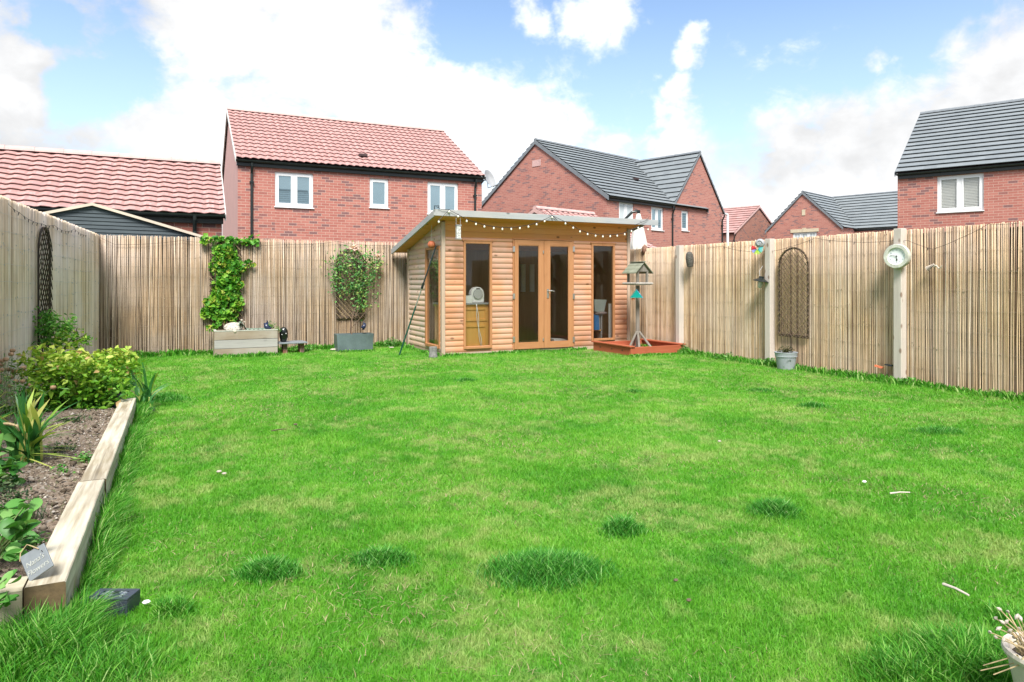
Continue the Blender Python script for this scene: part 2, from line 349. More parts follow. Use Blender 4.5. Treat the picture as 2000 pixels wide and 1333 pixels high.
n_.l(n_.ramp(n_.mapr(w, .3, .7), [(0, (.055, .17, .02)), (.45, (.11, .28, .03)), (.72, (.21, .35, .07)), (1, (.38, .38, .17))]), b_.inputs["Base Color"])
b_.inputs["Roughness"].default_value = .9; bump(n_, b_, w3, .8, .02)
M["lawn"] = m_
M["ivy"] = leaf("vine_leaf", [(0, (.03, .15, .015)), (.4, (.09, .31, .025)), (.85, (.22, .45, .04)), (1, (.44, .42, .08))], .3)
M["rose"] = leaf("rose_leaf", [(0, (.03, .12, .03)), (.5, (.10, .28, .07)), (.85, (.22, .42, .11)), (1, (.46, .50, .14))], .25)
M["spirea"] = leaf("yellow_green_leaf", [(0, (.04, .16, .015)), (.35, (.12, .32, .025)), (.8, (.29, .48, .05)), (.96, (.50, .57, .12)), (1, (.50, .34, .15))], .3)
M["acer"] = leaf("feathery_leaf", [(0, (.05, .20, .03)), (.5, (.13, .38, .05)), (1, (.30, .54, .12))], .35)
M["blade_green"] = leaf("strap_leaf", [(0, (.02, .11, .025)), (.55, (.07, .26, .06)), (.75, (.28, .44, .05)), (1, (.66, .62, .22))], .25, .4)
M["broad"] = leaf("broad_leaf", [(0, (.03, .15, .02)), (.6, (.11, .31, .06)), (1, (.28, .48, .16))], .25, .45)
M["dull"] = leaf("dull_leaf", [(0, (.015, .04, .015)), (.6, (.05, .11, .04)), (1, (.16, .20, .10))], .2)
M["brown_leaf"] = leaf("browned_leaf", [(0, (.03, .035, .012)), (.5, (.07, .08, .03)), (1, (.16, .14, .07))], .2)
M["seed"] = simple("brown_seed_head", (.42, .27, .16), .8, .3, 30)
M["petal"] = leaf("rose_petal", [(0, (.75, .52, .45)), (1, (.85, .72, .66))], .25)
M["thatch"] = leaf("dry_thatch", [(0, (.20, .16, .08)), (1, (.45, .38, .22))], .2)

# ------------------------------------------------------------------ mesh helpers
BASE = {}
def tag(o, label=None, cat=None, group=None, kind=None):
    if label: o["label"] = label
    if cat: o["category"] = cat
    if group: o["group"] = group
    if kind: o["kind"] = kind
    return o
def thing(name, label, cat, loc=(0, 0, 0), group=None):
    o = bpy.data.objects.new(name, None); COL.objects.link(o); o.location = loc
    o.empty_display_size = .1
    BASE[o.name] = Vector(loc); return tag(o, label, cat, group)
def V(*a): return Vector(a)
class MB:
    def __init__(s): s.v = []; s.f = []; s.c = []; s.cur = None
    def add(s, vs, fs):
        k = len(s.v); s.v += [tuple(p) for p in vs]; s.f += [tuple(i + k for i in f) for f in fs]
        s.c += [s.cur if s.cur is not None else 0.0] * len(vs)
    def rnd(s): s.cur = random.random(); return s
    def box(s, x0, x1, y0, y1, z0, z1):
        s.add([(x0, y0, z0), (x1, y0, z0), (x1, y1, z0), (x0, y1, z0), (x0, y0, z1), (x1, y0, z1), (x1, y1, z1), (x0, y1, z1)],
              [(0, 3, 2, 1), (4, 5, 6, 7), (0, 1, 5, 4), (1, 2, 6, 5), (2, 3, 7, 6), (3, 0, 4, 7)])
    def hexa(s, b, t):
        s.add(list(b) + list(t), [(0, 3, 2, 1), (4, 5, 6, 7), (0, 1, 5, 4), (1, 2, 6, 5), (2, 3, 7, 6), (3, 0, 4, 7)])
    def bar(s, p0, p1, w, h, up=(0, 0, 1)):
        p0, p1 = Vector(p0), Vector(p1); d = (p1 - p0).normalized(); up = Vector(up)
        if abs(d.dot(up)) > .98: up = Vector((0, 1, 0))
        a = d.cross(up).normalized() * w / 2; b = a.cross(d).normalized() * h / 2
        s.hexa([p0 - a - b, p0 + a - b, p0 + a + b, p0 - a + b], [p1 - a - b, p1 + a - b, p1 + a + b, p1 - a + b])
    def tube(s, pts, r, n=6, cap=True, closed=False):
        pts = [Vector(p) for p in pts]; m = len(pts)
        rs = r if hasattr(r, "__len__") else [r] * m
        vs = []; ref = None
        for i, p in enumerate(pts):
            if closed: d = (pts[(i + 1) % m] - pts[i - 1]).normalized()
            else: d = (pts[min(i + 1, m - 1)] - pts[max(i - 1, 0)]).normalized()
            if ref is None: ref = Vector((0, 0, 1)) if abs(d.z) < .9 else Vector((1, 0, 0))
            a = d.cross(ref)
            if a.length < 1e-4: a = d.cross(Vector((.3, 1, .2)))
            a.normalize(); b = d.cross(a).normalized(); ref = -b if False else ref
            for k in range(n):
                t = 2 * math.pi * k / n; vs.append(p + (a * math.cos(t) + b * math.sin(t)) * rs[i])
        fs = []
        for i in range(m if closed else m - 1):
            j = (i + 1) % m
            for k in range(n):
                k2 = (k + 1) % n; fs.append((i * n + k, j * n + k, j * n + k2, i * n + k2))
        if cap and not closed: fs += [tuple(range(n)), tuple(reversed(range((m - 1) * n, m * n)))]
        s.add(vs, fs)
    def lathe(s, prof, c=(0, 0, 0), n=24, axis=(0, 0, 1), sx=1.0, sy=1.0, cap=True):
        c = Vector(c); q = Vector(axis).normalized().to_track_quat("Z", "Y"); vs = []
        for r, z in prof:
            for k in range(n):
                t = 2 * math.pi * k / n; vs.append(c + q @ Vector((r * math.cos(t) * sx, r * math.sin(t) * sy, z)))
        fs = []
        for i in range(len(prof) - 1):
            for k in range(n):
                k2 = (k + 1) % n; fs.append((i * n + k, i * n + k2, (i + 1) * n + k2, (i + 1) * n + k))
        if cap: fs += [tuple(reversed(range(n))), tuple(range((len(prof) - 1) * n, len(prof) * n))]
        s.add(vs, fs)
    def ball(s, c, r, n=10, sx=1, sy=1, sz=1):
        m = max(4, n // 2); prof = [(r * math.sin(math.pi * i / m) + 1e-5, -r * math.cos(math.pi * i / m) * sz) for i in range(m + 1)]
        s.lathe(prof, c, n, sx=sx, sy=sy)
    def poly(s, pts): s.add(pts, [tuple(range(len(pts)))])
    def prism(s, pts, ext):
        n = len(pts); e = Vector(ext); a = [Vector(p) for p in pts]
        s.add(a + [p + e for p in a], [tuple(reversed(range(n))), tuple(range(n, 2 * n))] + [(i, (i + 1) % n, n + (i + 1) % n, n + i) for i in range(n)])
    def build(s, name, m, parent=None, uv=False, smooth=False, bevel=0, col=False, fix=True):
        me = bpy.data.meshes.new(name)
        base = Vector((0, 0, 0))
        if parent is not None: base = BASE[parent.name]
        me.from_pydata([tuple(Vector(p) - base) for p in s.v], [], s.f)
        if fix:
            import bmesh
            bm = bmesh.new(); bm.from_mesh(me); bmesh.ops.recalc_face_normals(bm, faces=bm.faces); bm.to_mesh(me); bm.free()
        me.materials.append(m)
        if uv: boxuv(me)
        if col or s.cur is not None:
            a = me.attributes.new("rnd", "FLOAT", "POINT"); a.data.foreach_set("value", s.c)
        if smooth: me.polygons.foreach_set("use_smooth", [True] * len(me.polygons))
        o = bpy.data.objects.new(name, me); COL.objects.link(o)
        if parent is not None: o.parent = parent; BASE[o.name] = base
        else: BASE[o.name] = Vector((0, 0, 0))
        if bevel:
            bv = o.modifiers.new("bevel", "BEVEL"); bv.width = bevel; bv.segments = 2; bv.limit_method = "ANGLE"
        return o
def boxuv(me):
    uvl = me.uv_layers.new(name="UVMap").data
    for p in me.polygons:
        nx, ny, nz = p.normal
        h = math.hypot(nx, ny)
        t = Vector((-ny / h, nx / h, 0)) if h > .15 else Vector((1, 0, 0))
        b = Vector(p.normal).cross(t)
        for li in p.loop_indices:
            co = me.vertices[me.loops[li].vertex_index].co
            uvl[li].uv = (co.dot(t), co.dot(b))
def loose(mb, name, m, label, cat, group=None, **kw):
    """a thing that is one mesh, its origin at its base"""
    xs = np.array(mb.v); c = Vector(((xs[:, 0].min() + xs[:, 0].max()) / 2, (xs[:, 1].min() + xs[:, 1].max()) / 2, xs[:, 2].min()))
    mb.v = [tuple(Vector(p) - c) for p in mb.v]
    o = mb.build(name, m, None, **kw); o.location = c
    return tag(o, label, cat, group)
def npmesh(name, verts, tris, m, parent=None, attr=None, smooth=False):
    me = bpy.data.meshes.new(name)
    if parent is not None: verts = verts - np.array(BASE[parent.name])[None, :]
    nv, nt_ = len(verts), len(tris)
    me.vertices.add(nv); me.vertices.foreach_set("co", verts.astype(np.float32).ravel())
    me.loops.add(nt_ * 3); me.loops.foreach_set("vertex_index", tris.astype(np.int32).ravel())
    me.polygons.add(nt_); me.polygons.foreach_set("loop_start", np.arange(0, nt_ * 3, 3, dtype=np.int32))
    me.polygons.foreach_set("loop_total", np.full(nt_, 3, dtype=np.int32))
    if attr is not None:
        a = me.attributes.new("rnd", "FLOAT", "POINT"); a.data.foreach_set("value", attr.astype(np.float32))
    me.update(calc_edges=True); me.materials.append(m)
    if smooth: me.polygons.foreach_set("use_smooth", np.ones(nt_, dtype=bool))
    o = bpy.data.objects.new(name, me); COL.objects.link(o)
    if parent is not None: o.parent = parent; BASE[o.name] = BASE[parent.name]
    return o

def blades(P, h, w, lean, rnd, seg=2, sag=.35):
    """P n,3 roots; h,w,rnd n; lean n,2 tip offset"""
    n = len(P); az = RNG.uniform(0, 2 * np.pi, n); side = np.stack([np.cos(az), np.sin(az), np.zeros(n)], 1)
    lv = []
    ll = np.linalg.norm(lean, axis=1)
    for i in range(seg + 1):
        t = i / seg
        c = P.copy(); c[:, 0] += lean[:, 0] * t * t; c[:, 1] += lean[:, 1] * t * t
        c[:, 2] += h * t - sag * ll * t * t
        if i < seg:
            ww = (w * (1 - .35 * t * t) / 2)[:, None]
            lv += [c - side * ww, c + side * ww]
        else: lv.append(c)
    k = 2 * seg + 1
    v = np.stack(lv, 1).reshape(-1, 3)
    tr = []
    for i in range(seg - 1):
        a, b, c_, d = 2 * i, 2 * i + 1, 2 * i + 2, 2 * i + 3
        tr += [(a, b, d), (a, d, c_)]
    tr.append((2 * seg - 2, 2 * seg - 1, 2 * seg))
    tr = np.array(tr); t = (tr[None] + (np.arange(n) * k)[:, None, None]).reshape(-1, 3)
    return v, t, np.repeat(rnd, k)
def leaves(C, size, nrm=None, up=.4, asp=.55, fold=.25, rnd=None, droop=0.0, lobed=False):
    n = len(C)
    d = RNG.normal(size=(n, 3)); d[:, 2] *= .5; d[:, 2] -= droop; d /= np.linalg.norm(d, axis=1)[:, None]
    nn = RNG.normal(size=(n, 3)) * .6 + np.array([0, 0, up])
    if nrm is not None: nn = nn + nrm
    sd_ = np.cross(d, nn); sd_ /= np.linalg.norm(sd_, axis=1)[:, None] + 1e-9
    up_ = np.cross(sd_, d)
    s = (size if hasattr(size, "__len__") else np.full(n, size))[:, None]
    s = s * RNG.uniform(.5, 1.4, (n, 1))
    b = C - d * s * .5; tip = C + d * s * .5 - up_ * s * .12
    mid = C - up_ * s * fold * .4 + 0 * d
    L = C - d * s * .08 + sd_ * s * asp * .5 + up_ * s * fold * .3; Rr = C - d * s * .08 - sd_ * s * asp * .5 + up_ * s * fold * .3
    if rnd is None: rnd = RNG.uniform(0, 1, n)
    if lobed:
        L2 = C + d * s * .42 + sd_ * s * asp * .45; R2 = C + d * s * .42 - sd_ * s * asp * .45
        n1_ = C + d * s * .2 + sd_ * s * asp * .2; n2_ = C + d * s * .2 - sd_ * s * asp * .2
        v = np.stack([b, L, mid, Rr, tip, L2, R2, n1_, n2_], 1).reshape(-1, 3)
        tr = np.array([(0, 2, 1), (1, 2, 7), (7, 2, 4), (0, 3, 2), (3, 8, 2), (8, 4, 2), (7, 4, 5), (8, 6, 4)]); k = 9
    else:
        v = np.stack([b, L, mid, Rr, tip], 1).reshape(-1, 3); tr = np.array([(0, 2, 1), (1, 2, 4), (0, 3, 2), (3, 4, 2)]); k = 5
    t = (tr[None] + (np.arange(n) * k)[:, None, None]).reshape(-1, 3)
    return v, t, np.repeat(rnd, k)
def leaves2(C, size, asp=.6, up=.9, droop=.25, rnd=None, nrm=None):
    """rounded leaf with a curved midrib, for plants near the viewer"""
    n = len(C); d = RNG.normal(size=(n, 3)); d[:, 2] *= .35; d /= np.linalg.norm(d, axis=1)[:, None]
    nn = RNG.normal(size=(n, 3)) * .5 + np.array([0, 0, up])
    if nrm is not None: nn = nn + nrm
    sd_ = np.cross(d, nn); sd_ /= np.linalg.norm(sd_, axis=1)[:, None] + 1e-9; up_ = np.cross(sd_, d)
    s = size * RNG.uniform(.6, 1.25, (n, 1)); T_ = [0, .12, .3, .5, .7, .87, 1]; Wd_ = [.03, .3, .47, .5, .40, .22, 0]; L_ = []
    for t, w in zip(T_, Wd_):
        m_ = C + d * s * (t - .5) - up_ * s * droop * (t - .3) ** 2 * 1.6
        L_ += [m_ - up_ * s * .05, m_ + sd_ * s * asp * w + up_ * s * .05 * w, m_ - sd_ * s * asp * w + up_ * s * .05 * w]
    if rnd is None: rnd = RNG.uniform(0, 1, n)
    v = np.stack(L_, 1).reshape(-1, 3); tr = []
    for i in range(6):
        a, b = 3 * i, 3 * i + 3; tr += [(a, b, b + 1), (a, b + 1, a + 1), (a, a + 2, b + 2), (a, b + 2, b)]
    tr = np.array(tr); k = 21
    return v, (tr[None] + (np.arange(n) * k)[:, None, None]).reshape(-1, 3), np.repeat(rnd, k)
def join(parts):
    vs, ts, rs = [], [], []; off = 0
    for v, t, r in parts:
        vs.append(v); ts.append(t + off); rs.append(r); off += len(v)
    return np.concatenate(vs), np.concatenate(ts), np.concatenate(rs)
def blobpts(n, c, r, shell=.5):
    d = RNG.normal(size=(n, 3)); d /= np.linalg.norm(d, axis=1)[:, None]
    q = (shell + (1 - shell) * RNG.uniform(0, 1, n))[:, None]
    return np.array(c)[None] + d * q * np.array(r)[None], d

class Frame:
    """local building frame: a along the front, b going back, z up"""
    def __init__(s, o, ex, ey): s.o = Vector((o[0], o[1], 0)); s.ex = Vector((ex[0], ex[1], 0)).normalized(); s.ey = Vector((ey[0], ey[1], 0)).normalized()
    def p(s, a, b, z): return s.o + s.ex * a + s.ey * b + Vector((0, 0, z))
    def box(s, mb, a0, a1, b0, b1, z0, z1):
        mb.hexa([s.p(a0, b0, z0), s.p(a1, b0, z0), s.p(a1, b1, z0), s.p(a0, b1, z0)], [s.p(a0, b0, z1), s.p(a1, b0, z1), s.p(a1, b1, z1), s.p(a0, b1, z1)])
    def swap(s): return Frame(s.o, s.ey, s.ex)
def holed(mb, pm, a0, a1, z0, z1, holes, depth=.09):
    """rectangular wall face from pm(a,z,b) with openings and their reveals"""
    A = sorted({a0, a1, *[h[0] for h in holes], *[h[1] for h in holes]}); Z = sorted({z0, z1, *[h[2] for h in holes], *[h[3] for h in holes]})
    for i in range(len(A) - 1):
        for j in range(len(Z) - 1):
            am, zm = (A[i] + A[i + 1]) / 2, (Z[j] + Z[j + 1]) / 2
            if any(h[0] < am < h[1] and h[2] < zm < h[3] for h in holes): continue
            mb.add([pm(A[i], Z[j], 0), pm(A[i + 1], Z[j], 0), pm(A[i + 1], Z[j + 1], 0), pm(A[i], Z[j + 1], 0)], [(0, 1, 2, 3)])
    for h in holes:
        c = [(h[0], h[2]), (h[1], h[2]), (h[1], h[3]), (h[0], h[3])]
        for i in range(4):
            p, q = c[i], c[(i + 1) % 4]
            mb.add([pm(p[0], p[1], 0), pm(q[0], q[1], 0), pm(q[0], q[1], depth), pm(p[0], p[1], depth)], [(0, 1, 2, 3)])
def add_window(parent, f, a0, a1, z0, z1, lights=2, pane="pane", blind=False, bars=False, b=.05, label=None):
    fr = MB(); w = .055; z0 += .002
    f.box(fr, a0 + .002, a1 - .002, b, b + .05, z0, z0 + w); f.box(fr, a0 + .002, a1 - .002, b, b + .05, z1 - w, z1 - .002)
    f.box(fr, a0 + .002, a0 + w, b, b + .05, z0 + w, z1 - w); f.box(fr, a1 - w, a1 - .002, b, b + .05, z0 + w, z1 - w)
    lw = (a1 - a0 - 2 * w) / lights
    for i in range(1, lights): f.box(fr, a0 + w + i * lw - .035, a0 + w + i * lw + .035, b, b + .05, z0 + w, z1 - w)
    for i in range(lights):   # opening sash, a step proud of the outer frame
        l, r_ = a0 + w + i * lw + (.035 if i else 0), a0 + w + (i + 1) * lw - (.035 if i < lights - 1 else 0)
        t = .05
        f.box(fr, l, r_, b - .012, b + .03, z0 + w, z0 + w + t); f.box(fr, l, r_, b - .012, b + .03, z1 - w - t, z1 - w)
        f.box(fr, l, l + t, b - .012, b + .03, z0 + w + t, z1 - w - t); f.box(fr, r_ - t, r_, b - .012, b + .03, z0 + w + t, z1 - w - t)
        if bars:
            cm_ = (l + r_) / 2; f.box(fr, cm_ - .012, cm_ + .012, b - .006, b + .02, z0 + w + t, z1 - w - t)
            for q in (1, 2): zz = z0 + w + t + (z1 - z0 - 2 * w - 2 * t) * q / 3; f.box(fr, l + t, r_ - t, b - .004, b + .02, zz - .012, zz + .012)
    o = fr.build("window", M["upvc"], parent)
    if label: o["label"] = label
    for i in range(lights):
        l, r_ = a0 + w + i * lw + .045, a0 + w + (i + 1) * lw - .045
        pn = MB(); f.box(pn, l, r_, b + .012, b + .018, z0 + w + .045, z1 - w - .045); pn.build("pane", M["glass" if blind else pane], o)
        if blind:
            bl = MB(); z = z0 + w + .05
            while z < z1 - w - .05:
                bl.poly([f.p(l, b + .03, z), f.p(r_, b + .03, z), f.p(r_, b + .045, z + .034), f.p(l, b + .045, z + .034)]); z += .045
            f.box(bl, l, r_, b + .06, b + .065, z0 + w + .04, z1 - w - .04)
            bl.build("blind", M["white"], o)
    sl_ = MB(); f.box(sl_, a0 - .02, a1 + .02, -.045, b, z0 - .032, z0 - .003); sl_.build("sill", M["upvc"], o)
    return o
def tile_roof(mb, e0, e1, r0, r1, gauge, pitch=0, amp=0, step=.03, seg=6):
    e0, e1, r0, r1 = map(Vector, (e0, e1, r0, r1)); L = (r0 - e0).length; ud = (e1 - e0).normalized()
    nrm = (e1 - e0).cross(r0 - e0).normalized()
    if nrm.z < 0: nrm = -nrm
    nc = max(1, round(L / gauge)); wid = (e1 - e0).length
    nu = max(1, int(wid / pitch * seg)) if pitch else 1
    vs = []; fs = []
    for i in range(nc):
        rows = []
        lip = .035 / L
        for t, off in ((i / nc + .05 / L, .002), (i / nc - lip, step - .014), (i / nc - lip, step), ((i + 1) / nc - lip * .5, .006)):
            A, B = e0.lerp(r0, t), e1.lerp(r1, t); row = []
            for k in range(nu + 1):
                s = k / nu; p = A.lerp(B, s)
                wv = 0
                if pitch:
                    ph = (p - e0).dot(ud) / pitch * 2 * math.pi
                    wv = amp * (math.sin(ph) * .75 + .25 * math.sin(2 * ph + .6))
                row.append(len(vs)); vs.append(p + nrm * (off + wv * (.98 if off < .004 else 1)))
            rows.append(row)
        for r_ in (0, 1, 2):
            for k in range(nu): fs.append((rows[r_][k], rows[r_][k + 1], rows[r_ + 1][k + 1], rows[r_ + 1][k]))
    mb.add(vs, fs)
def ridge_tiles(mb, p0, p1, r=.11, ln=.45, n=7):
    p0, p1 = Vector(p0), Vector(p1); L = (p1 - p0).length; k = max(1, round(L / ln)); d = (p1 - p0) / k
    side = d.cross(Vector((0, 0, 1))).normalized()
    for i in range(k):
        a, b = p0 + d * i, p0 + d * (i + 1 + .03); vs = []
        for p, rr in ((a, r), (b, r * 1.07)):
            for q in range(n + 1):
                t = math.pi * (.02 + .96 * q / n); vs.append(p + side * math.cos(t) * rr + Vector((0, 0, math.sin(t) * rr - .03)))
        mb.add(vs, [(q, q + 1, n + 2 + q, n + 1 + q) for q in range(n)] + [tuple(range(n + 1)), tuple(range(2 * n + 1, n, -1))])
def downpipe(f, a, b, z1, z0=0, r=.035):
    mb = MB(); mb.tube([f.p(a, b - .16, z1 + .03), f.p(a, b - .15, z1 - .05), f.p(a, b - .05, z1 - .25), f.p(a, b - .05, z0)], r, 8)
    z = z1 - .5
    while z > z0 + .3: f.box(mb, a - .055, a + .055, b - .095, b - .004, z, z + .04); z -= 1.5
    return mb
def gutter(f, a0, a1, b, z, r=.06):
    mb = MB(); f.box(mb, a0, a1, b - .015, b + .09, z - .15, z + .01)      # fascia board behind
    P = []; n = 6
    vs = []
    for a in (a0 - .03, a1 + .03):
        for q in range(n + 1):
            t = math.pi * q / n; vs.append(f.p(a, b - .075 - math.cos(t) * r, z - math.sin(t) * r))
    mb.add(vs, [(q, q + 1, n + 2 + q, n + 1 + q) for q in range(n)] + [tuple(range(n + 1)), tuple(range(n + 1, 2 * n + 2))])
    return mb
def gable_roof(parent, f, a0, a1, b0, b1, ze, zr, tilem, ridgem, gauge, pitch=0, amp=0, over=.18, verge=.06, step=.03, thick=.12, ridge_r=.1, vergem=None, back=True):
    """ridge along a; eaves at b0 and b1"""
    bm_ = (b0 + b1) / 2; sl_ = (zr - ze) / (bm_ - b0); A0, A1 = a0 - verge, a1 + verge
    mb = MB(); zo = ze - sl_ * over
    tile_roof(mb, f.p(A0, b0 - over, zo + .10), f.p(A1, b0 - over, zo + .10), f.p(A0, bm_, zr + .10), f.p(A1, bm_, zr + .10), gauge, pitch, amp, step)
    if back: tile_roof(mb, f.p(A1, b1 + over, zo + .10), f.p(A0, b1 + over, zo + .10), f.p(A1, bm_, zr + .10), f.p(A0, bm_, zr + .10), gauge, pitch, amp, step)
    o = mb.build("roof", tilem, parent, uv=True, fix=False)
    rb = MB(); ridge_tiles(rb, f.p(A0, bm_, zr + .12), f.p(A1, bm_, zr + .12), ridge_r); rb.build("ridge", ridgem, o, smooth=False)
    for a, sgn in ((A0, -1), (A1, 1)):
        for (ba, za, bb, zb) in ((b0 - over, zo, bm_, zr), (b1 + over, zo, bm_, zr)):
            p, q = f.p(a, ba, za + .105), f.p(a, bb, zb + .105); vb = MB()
            e = f.ex * (.025 * sgn); dn = Vector((0, 0, -thick))
            vb.hexa([p, q, q + dn, p + dn], [p + e, q + e, q + dn + e, p + dn + e]); vb.build("verge", vergem or ridgem, o)
    sb = MB()
    for (ba, za, bb, zb) in ((b0 - over, zo, bm_, zr), (b1 + over, zo, bm_, zr)):
        sb.poly([f.p(A0 + .01, ba, za + .07), f.p(A1 - .01, ba, za + .07), f.p(A1 - .01, bb, zb + .07), f.p(A0 + .01, bb, zb + .07)])
    sb.build("roof_underside", M["soffit"], o, fix=False)
    return o
def gable_walls(mb, f, a0, a1, b0, b1, ze, zr, front_holes=(), gable_holes=(), z0=-.1, front=True, left=True, right=True):
    bm_ = (b0 + b1) / 2
    if front: holed(mb, lambda a, z, b: f.p(a, b0 + b, z), a0, a1, z0, ze, list(front_holes))
    mb.poly([f.p(a0, b1, z0), f.p(a1, b1, z0), f.p(a1, b1, ze), f.p(a0, b1, ze)])
    for a, on, hs in ((a0, left, gable_holes), (a1, right, ())):
        if not on: continue
        holed(mb, lambda b, z, dd, a=a: f.p(a + dd, b, z), b0, b1, z0, ze, list(hs))
        mb.poly([f.p(a, b0, ze), f.p(a, b1, ze), f.p(a, bm_, zr)])

# ================================================================== GROUND
LINE_L = ((-1.14, 12.5), (-1.66, 1.6)); LINE_B = ((-1.16, 12.5), (7.74, 12.5)); LINE_R = ((7.72, 12.5), (7.72, 2.2))
def leftx(y): return LINE_L[0][0] + (12.5 - y) * (LINE_L[1][0] - LINE_L[0][0]) / 10.9
mb = MB(); mb.poly([(-400, -200, -.03), (400, -200, -.03), (400, 500, -.03), (-400, 500, -.03)])
g = mb.build("ground", M["asphalt"], fix=False); tag(g, kind="structure")
# lawn sheet with gentle unevenness
nx, ny = 90, 130
X = np.linspace(-1.9, 7.9, nx); Y = np.linspace(-1.0, 12.6, ny); XX, YY = np.meshgrid(X, Y)
def lawnz(x, y): return .008 * np.sin(x * 1.7 + .5) * np.cos(y * 1.3) + .005 * np.sin(x * 4.1 + y * 3.3)
vv = np.stack([XX, YY, lawnz(XX, YY)], -1).reshape(-1, 3)
ii = np.arange(ny - 1)[:, None] * nx + np.arange(nx - 1)[None]
tt = np.concatenate([np.stack([ii, ii + 1, ii + nx + 1], -1).reshape(-1, 3), np.stack([ii, ii + nx + 1, ii + nx], -1).reshape(-1, 3)])
g = npmesh("lawn", vv, tt, M["lawn"], smooth=True); tag(g, kind="structure")

# flower bed soil, a raised heap behind the sleepers
nx, ny = 60, 160
X = np.linspace(0, 1, nx); Y = np.linspace(2.93, 6.95, ny); XX, YY = np.meshgrid(X, Y)
xl = leftx(YY) - .02; XW = xl + (-.425 - xl) * XX
hh = .10 + .035 * np.sin(XX * 3.1) * (1 - XX * .3) + RNG.normal(size=XX.shape) * .006 + .012 * np.sin(XW * 19 + YY * 7) * np.cos(YY * 11)
hh = np.where(YY > 6.8, .02, hh)
vv = np.stack([XW, YY, hh], -1).reshape(-1, 3); ii = np.arange(ny - 1)[:, None] * nx + np.arange(nx - 1)[None]
tt = np.concatenate([np.stack([ii, ii + 1, ii + nx + 1], -1).reshape(-1, 3), np.stack([ii, ii + nx + 1, ii + nx], -1).reshape(-1, 3)])
ms, n, b, o = mat("flower_bed_soil")
pos = n.n("ShaderNodeNewGeometry").outputs["Position"]
q1 = noise(n, 6, 8, pos, rough=.7); q2 = noise(n, 60, 6, pos, rough=.7)
vo = n.n("ShaderNodeTexVoronoi", i_Scale=55); n.l(pos, vo.inputs["Vector"]); sc_ = n.n("ShaderNodeSeparateColor"); n.l(vo.outputs["Color"], sc_.inputs[0])
col = n.ramp(n.math("ADD", n.math("MULTIPLY", q1, .4), n.math("MULTIPLY", q2, .6)), [(.3, (.07, .048, .034)), (.46, (.22, .165, .12)), (.6, (.36, .29, .225)), (.75, (.50, .43, .36))])
col = n.mixc(n.mapr(sc_.outputs[0], .86, .9, 0, .7), col, (.42, .38, .33, 1)); col = n.mixc(n.mapr(sc_.outputs[1], .9, .93, 0, .6), col, (.12, .16, .05, 1))
n.l(col, b.inputs["Base Color"]); b.inputs["Roughness"].default_value = 1; bump(n, b, q2, 1, .02)
g = npmesh("flower_bed", vv, tt, ms); tag(g, kind="structure")

# ================================================================== HOUSES BEYOND THE FENCE
def roof_vent(parent, f, a, b, z, m):
    mb = MB(); f.box(mb, a - .12, a + .12, b - .14, b + .16, z - .02, z + .07); f.box(mb, a - .09, a + .09, b - .16, b - .141, z, z + .05); mb.build("roof_vent", m, parent)

# red tiled house behind the back fence
t = thing("brick_house", "red brick house with pink pantile roof and three white windows behind the back fence", "house", (5.0, 23.5, 0))
f = Frame((1.43, 19.88), (1, 0), (0, 1))
def w_on(f0, u0, u1, vt, vb):
    p, q = onY(u0, vt, f0), onY(u1, vb, f0); p2 = onY(u0, vb, f0); return (p.x - 1.43, q.x - 1.43, (q.z + p2.z) / 2, p.z)
ws = [w_on(19.88, 537, 612, 335, 405), w_on(19.88, 722, 759, 348, 406), w_on(19.88, 835, 895, 355, 419)]
mb = MB(); gable_walls(mb, f, 0, 7.2, 0, 7.25, 4.52, 6.6, [(a, b, c, d) for a, b, c, d in ws], left=False); mb.build("wall", M["brick_red"], t, uv=True)
mb = MB(); mb.poly([f.p(0, 0, -.1), f.p(0, 7.25, -.1), f.p(0, 7.25, 4.52), f.p(0, 3.625, 6.6), f.p(0, 0, 4.52)]); mb.build("gable_wall", M["pink_lit_brick"], t)
for w_, l_ in zip(ws, (2, 1, 2)): add_window(t, f, *w_, lights=l_)
rf = gable_roof(t, f, 0, 7.2, 0, 7.25, 4.52, 6.58, M["tile_pink_big"], M["ridge_pink"], .30, .2, .017, over=.12, verge=.05, step=.04, vergem=M["mortar_verge"])
roof_vent(rf, f, 3.55, .62, 4.98, M["soffit"])
gutter(f, -.03, 7.23, -.06, 4.50).build("gutter", M["black_plastic"], t)
for a in (.35, 6.95): downpipe(f, a, 0, 4.4).build("downpipe", M["black_plastic"], t)
mb = MB()
mb = MB(); a_, b_2 = .6, .02
# satellite dish on the far corner
c = cf(953, 22.0, 351)
td = thing("satellite_dish", "small grey satellite dish on the corner of the pink roofed brick house", "satellite dish", f.p(7.2, 0, 4.2))
nd = Vector((.55, -.8, .35)).normalized()
mb = MB(); mb.lathe([(.0, 0), (.12, .012), (.22, .04), (.30, .085), (.305, .085), (.22, .03), (.0, -.012)], c, 20, nd, cap=False); mb.build("dish", M["grey_plastic"], td, smooth=True)
mb = MB(); mb.tube([f.p(7.2, .02, 4.33), c + V(-.1, .1, -.02), c - nd * .02], .022, 6); mb.tube([c - nd * .02, c + V(.0, -.0, -.27), c + V(.22, -.2, -.2)], .012, 6); mb.ball(c + V(.22, -.2, -.2), .035, 8); mb.build("dish_arm", M["black_plastic"], td)

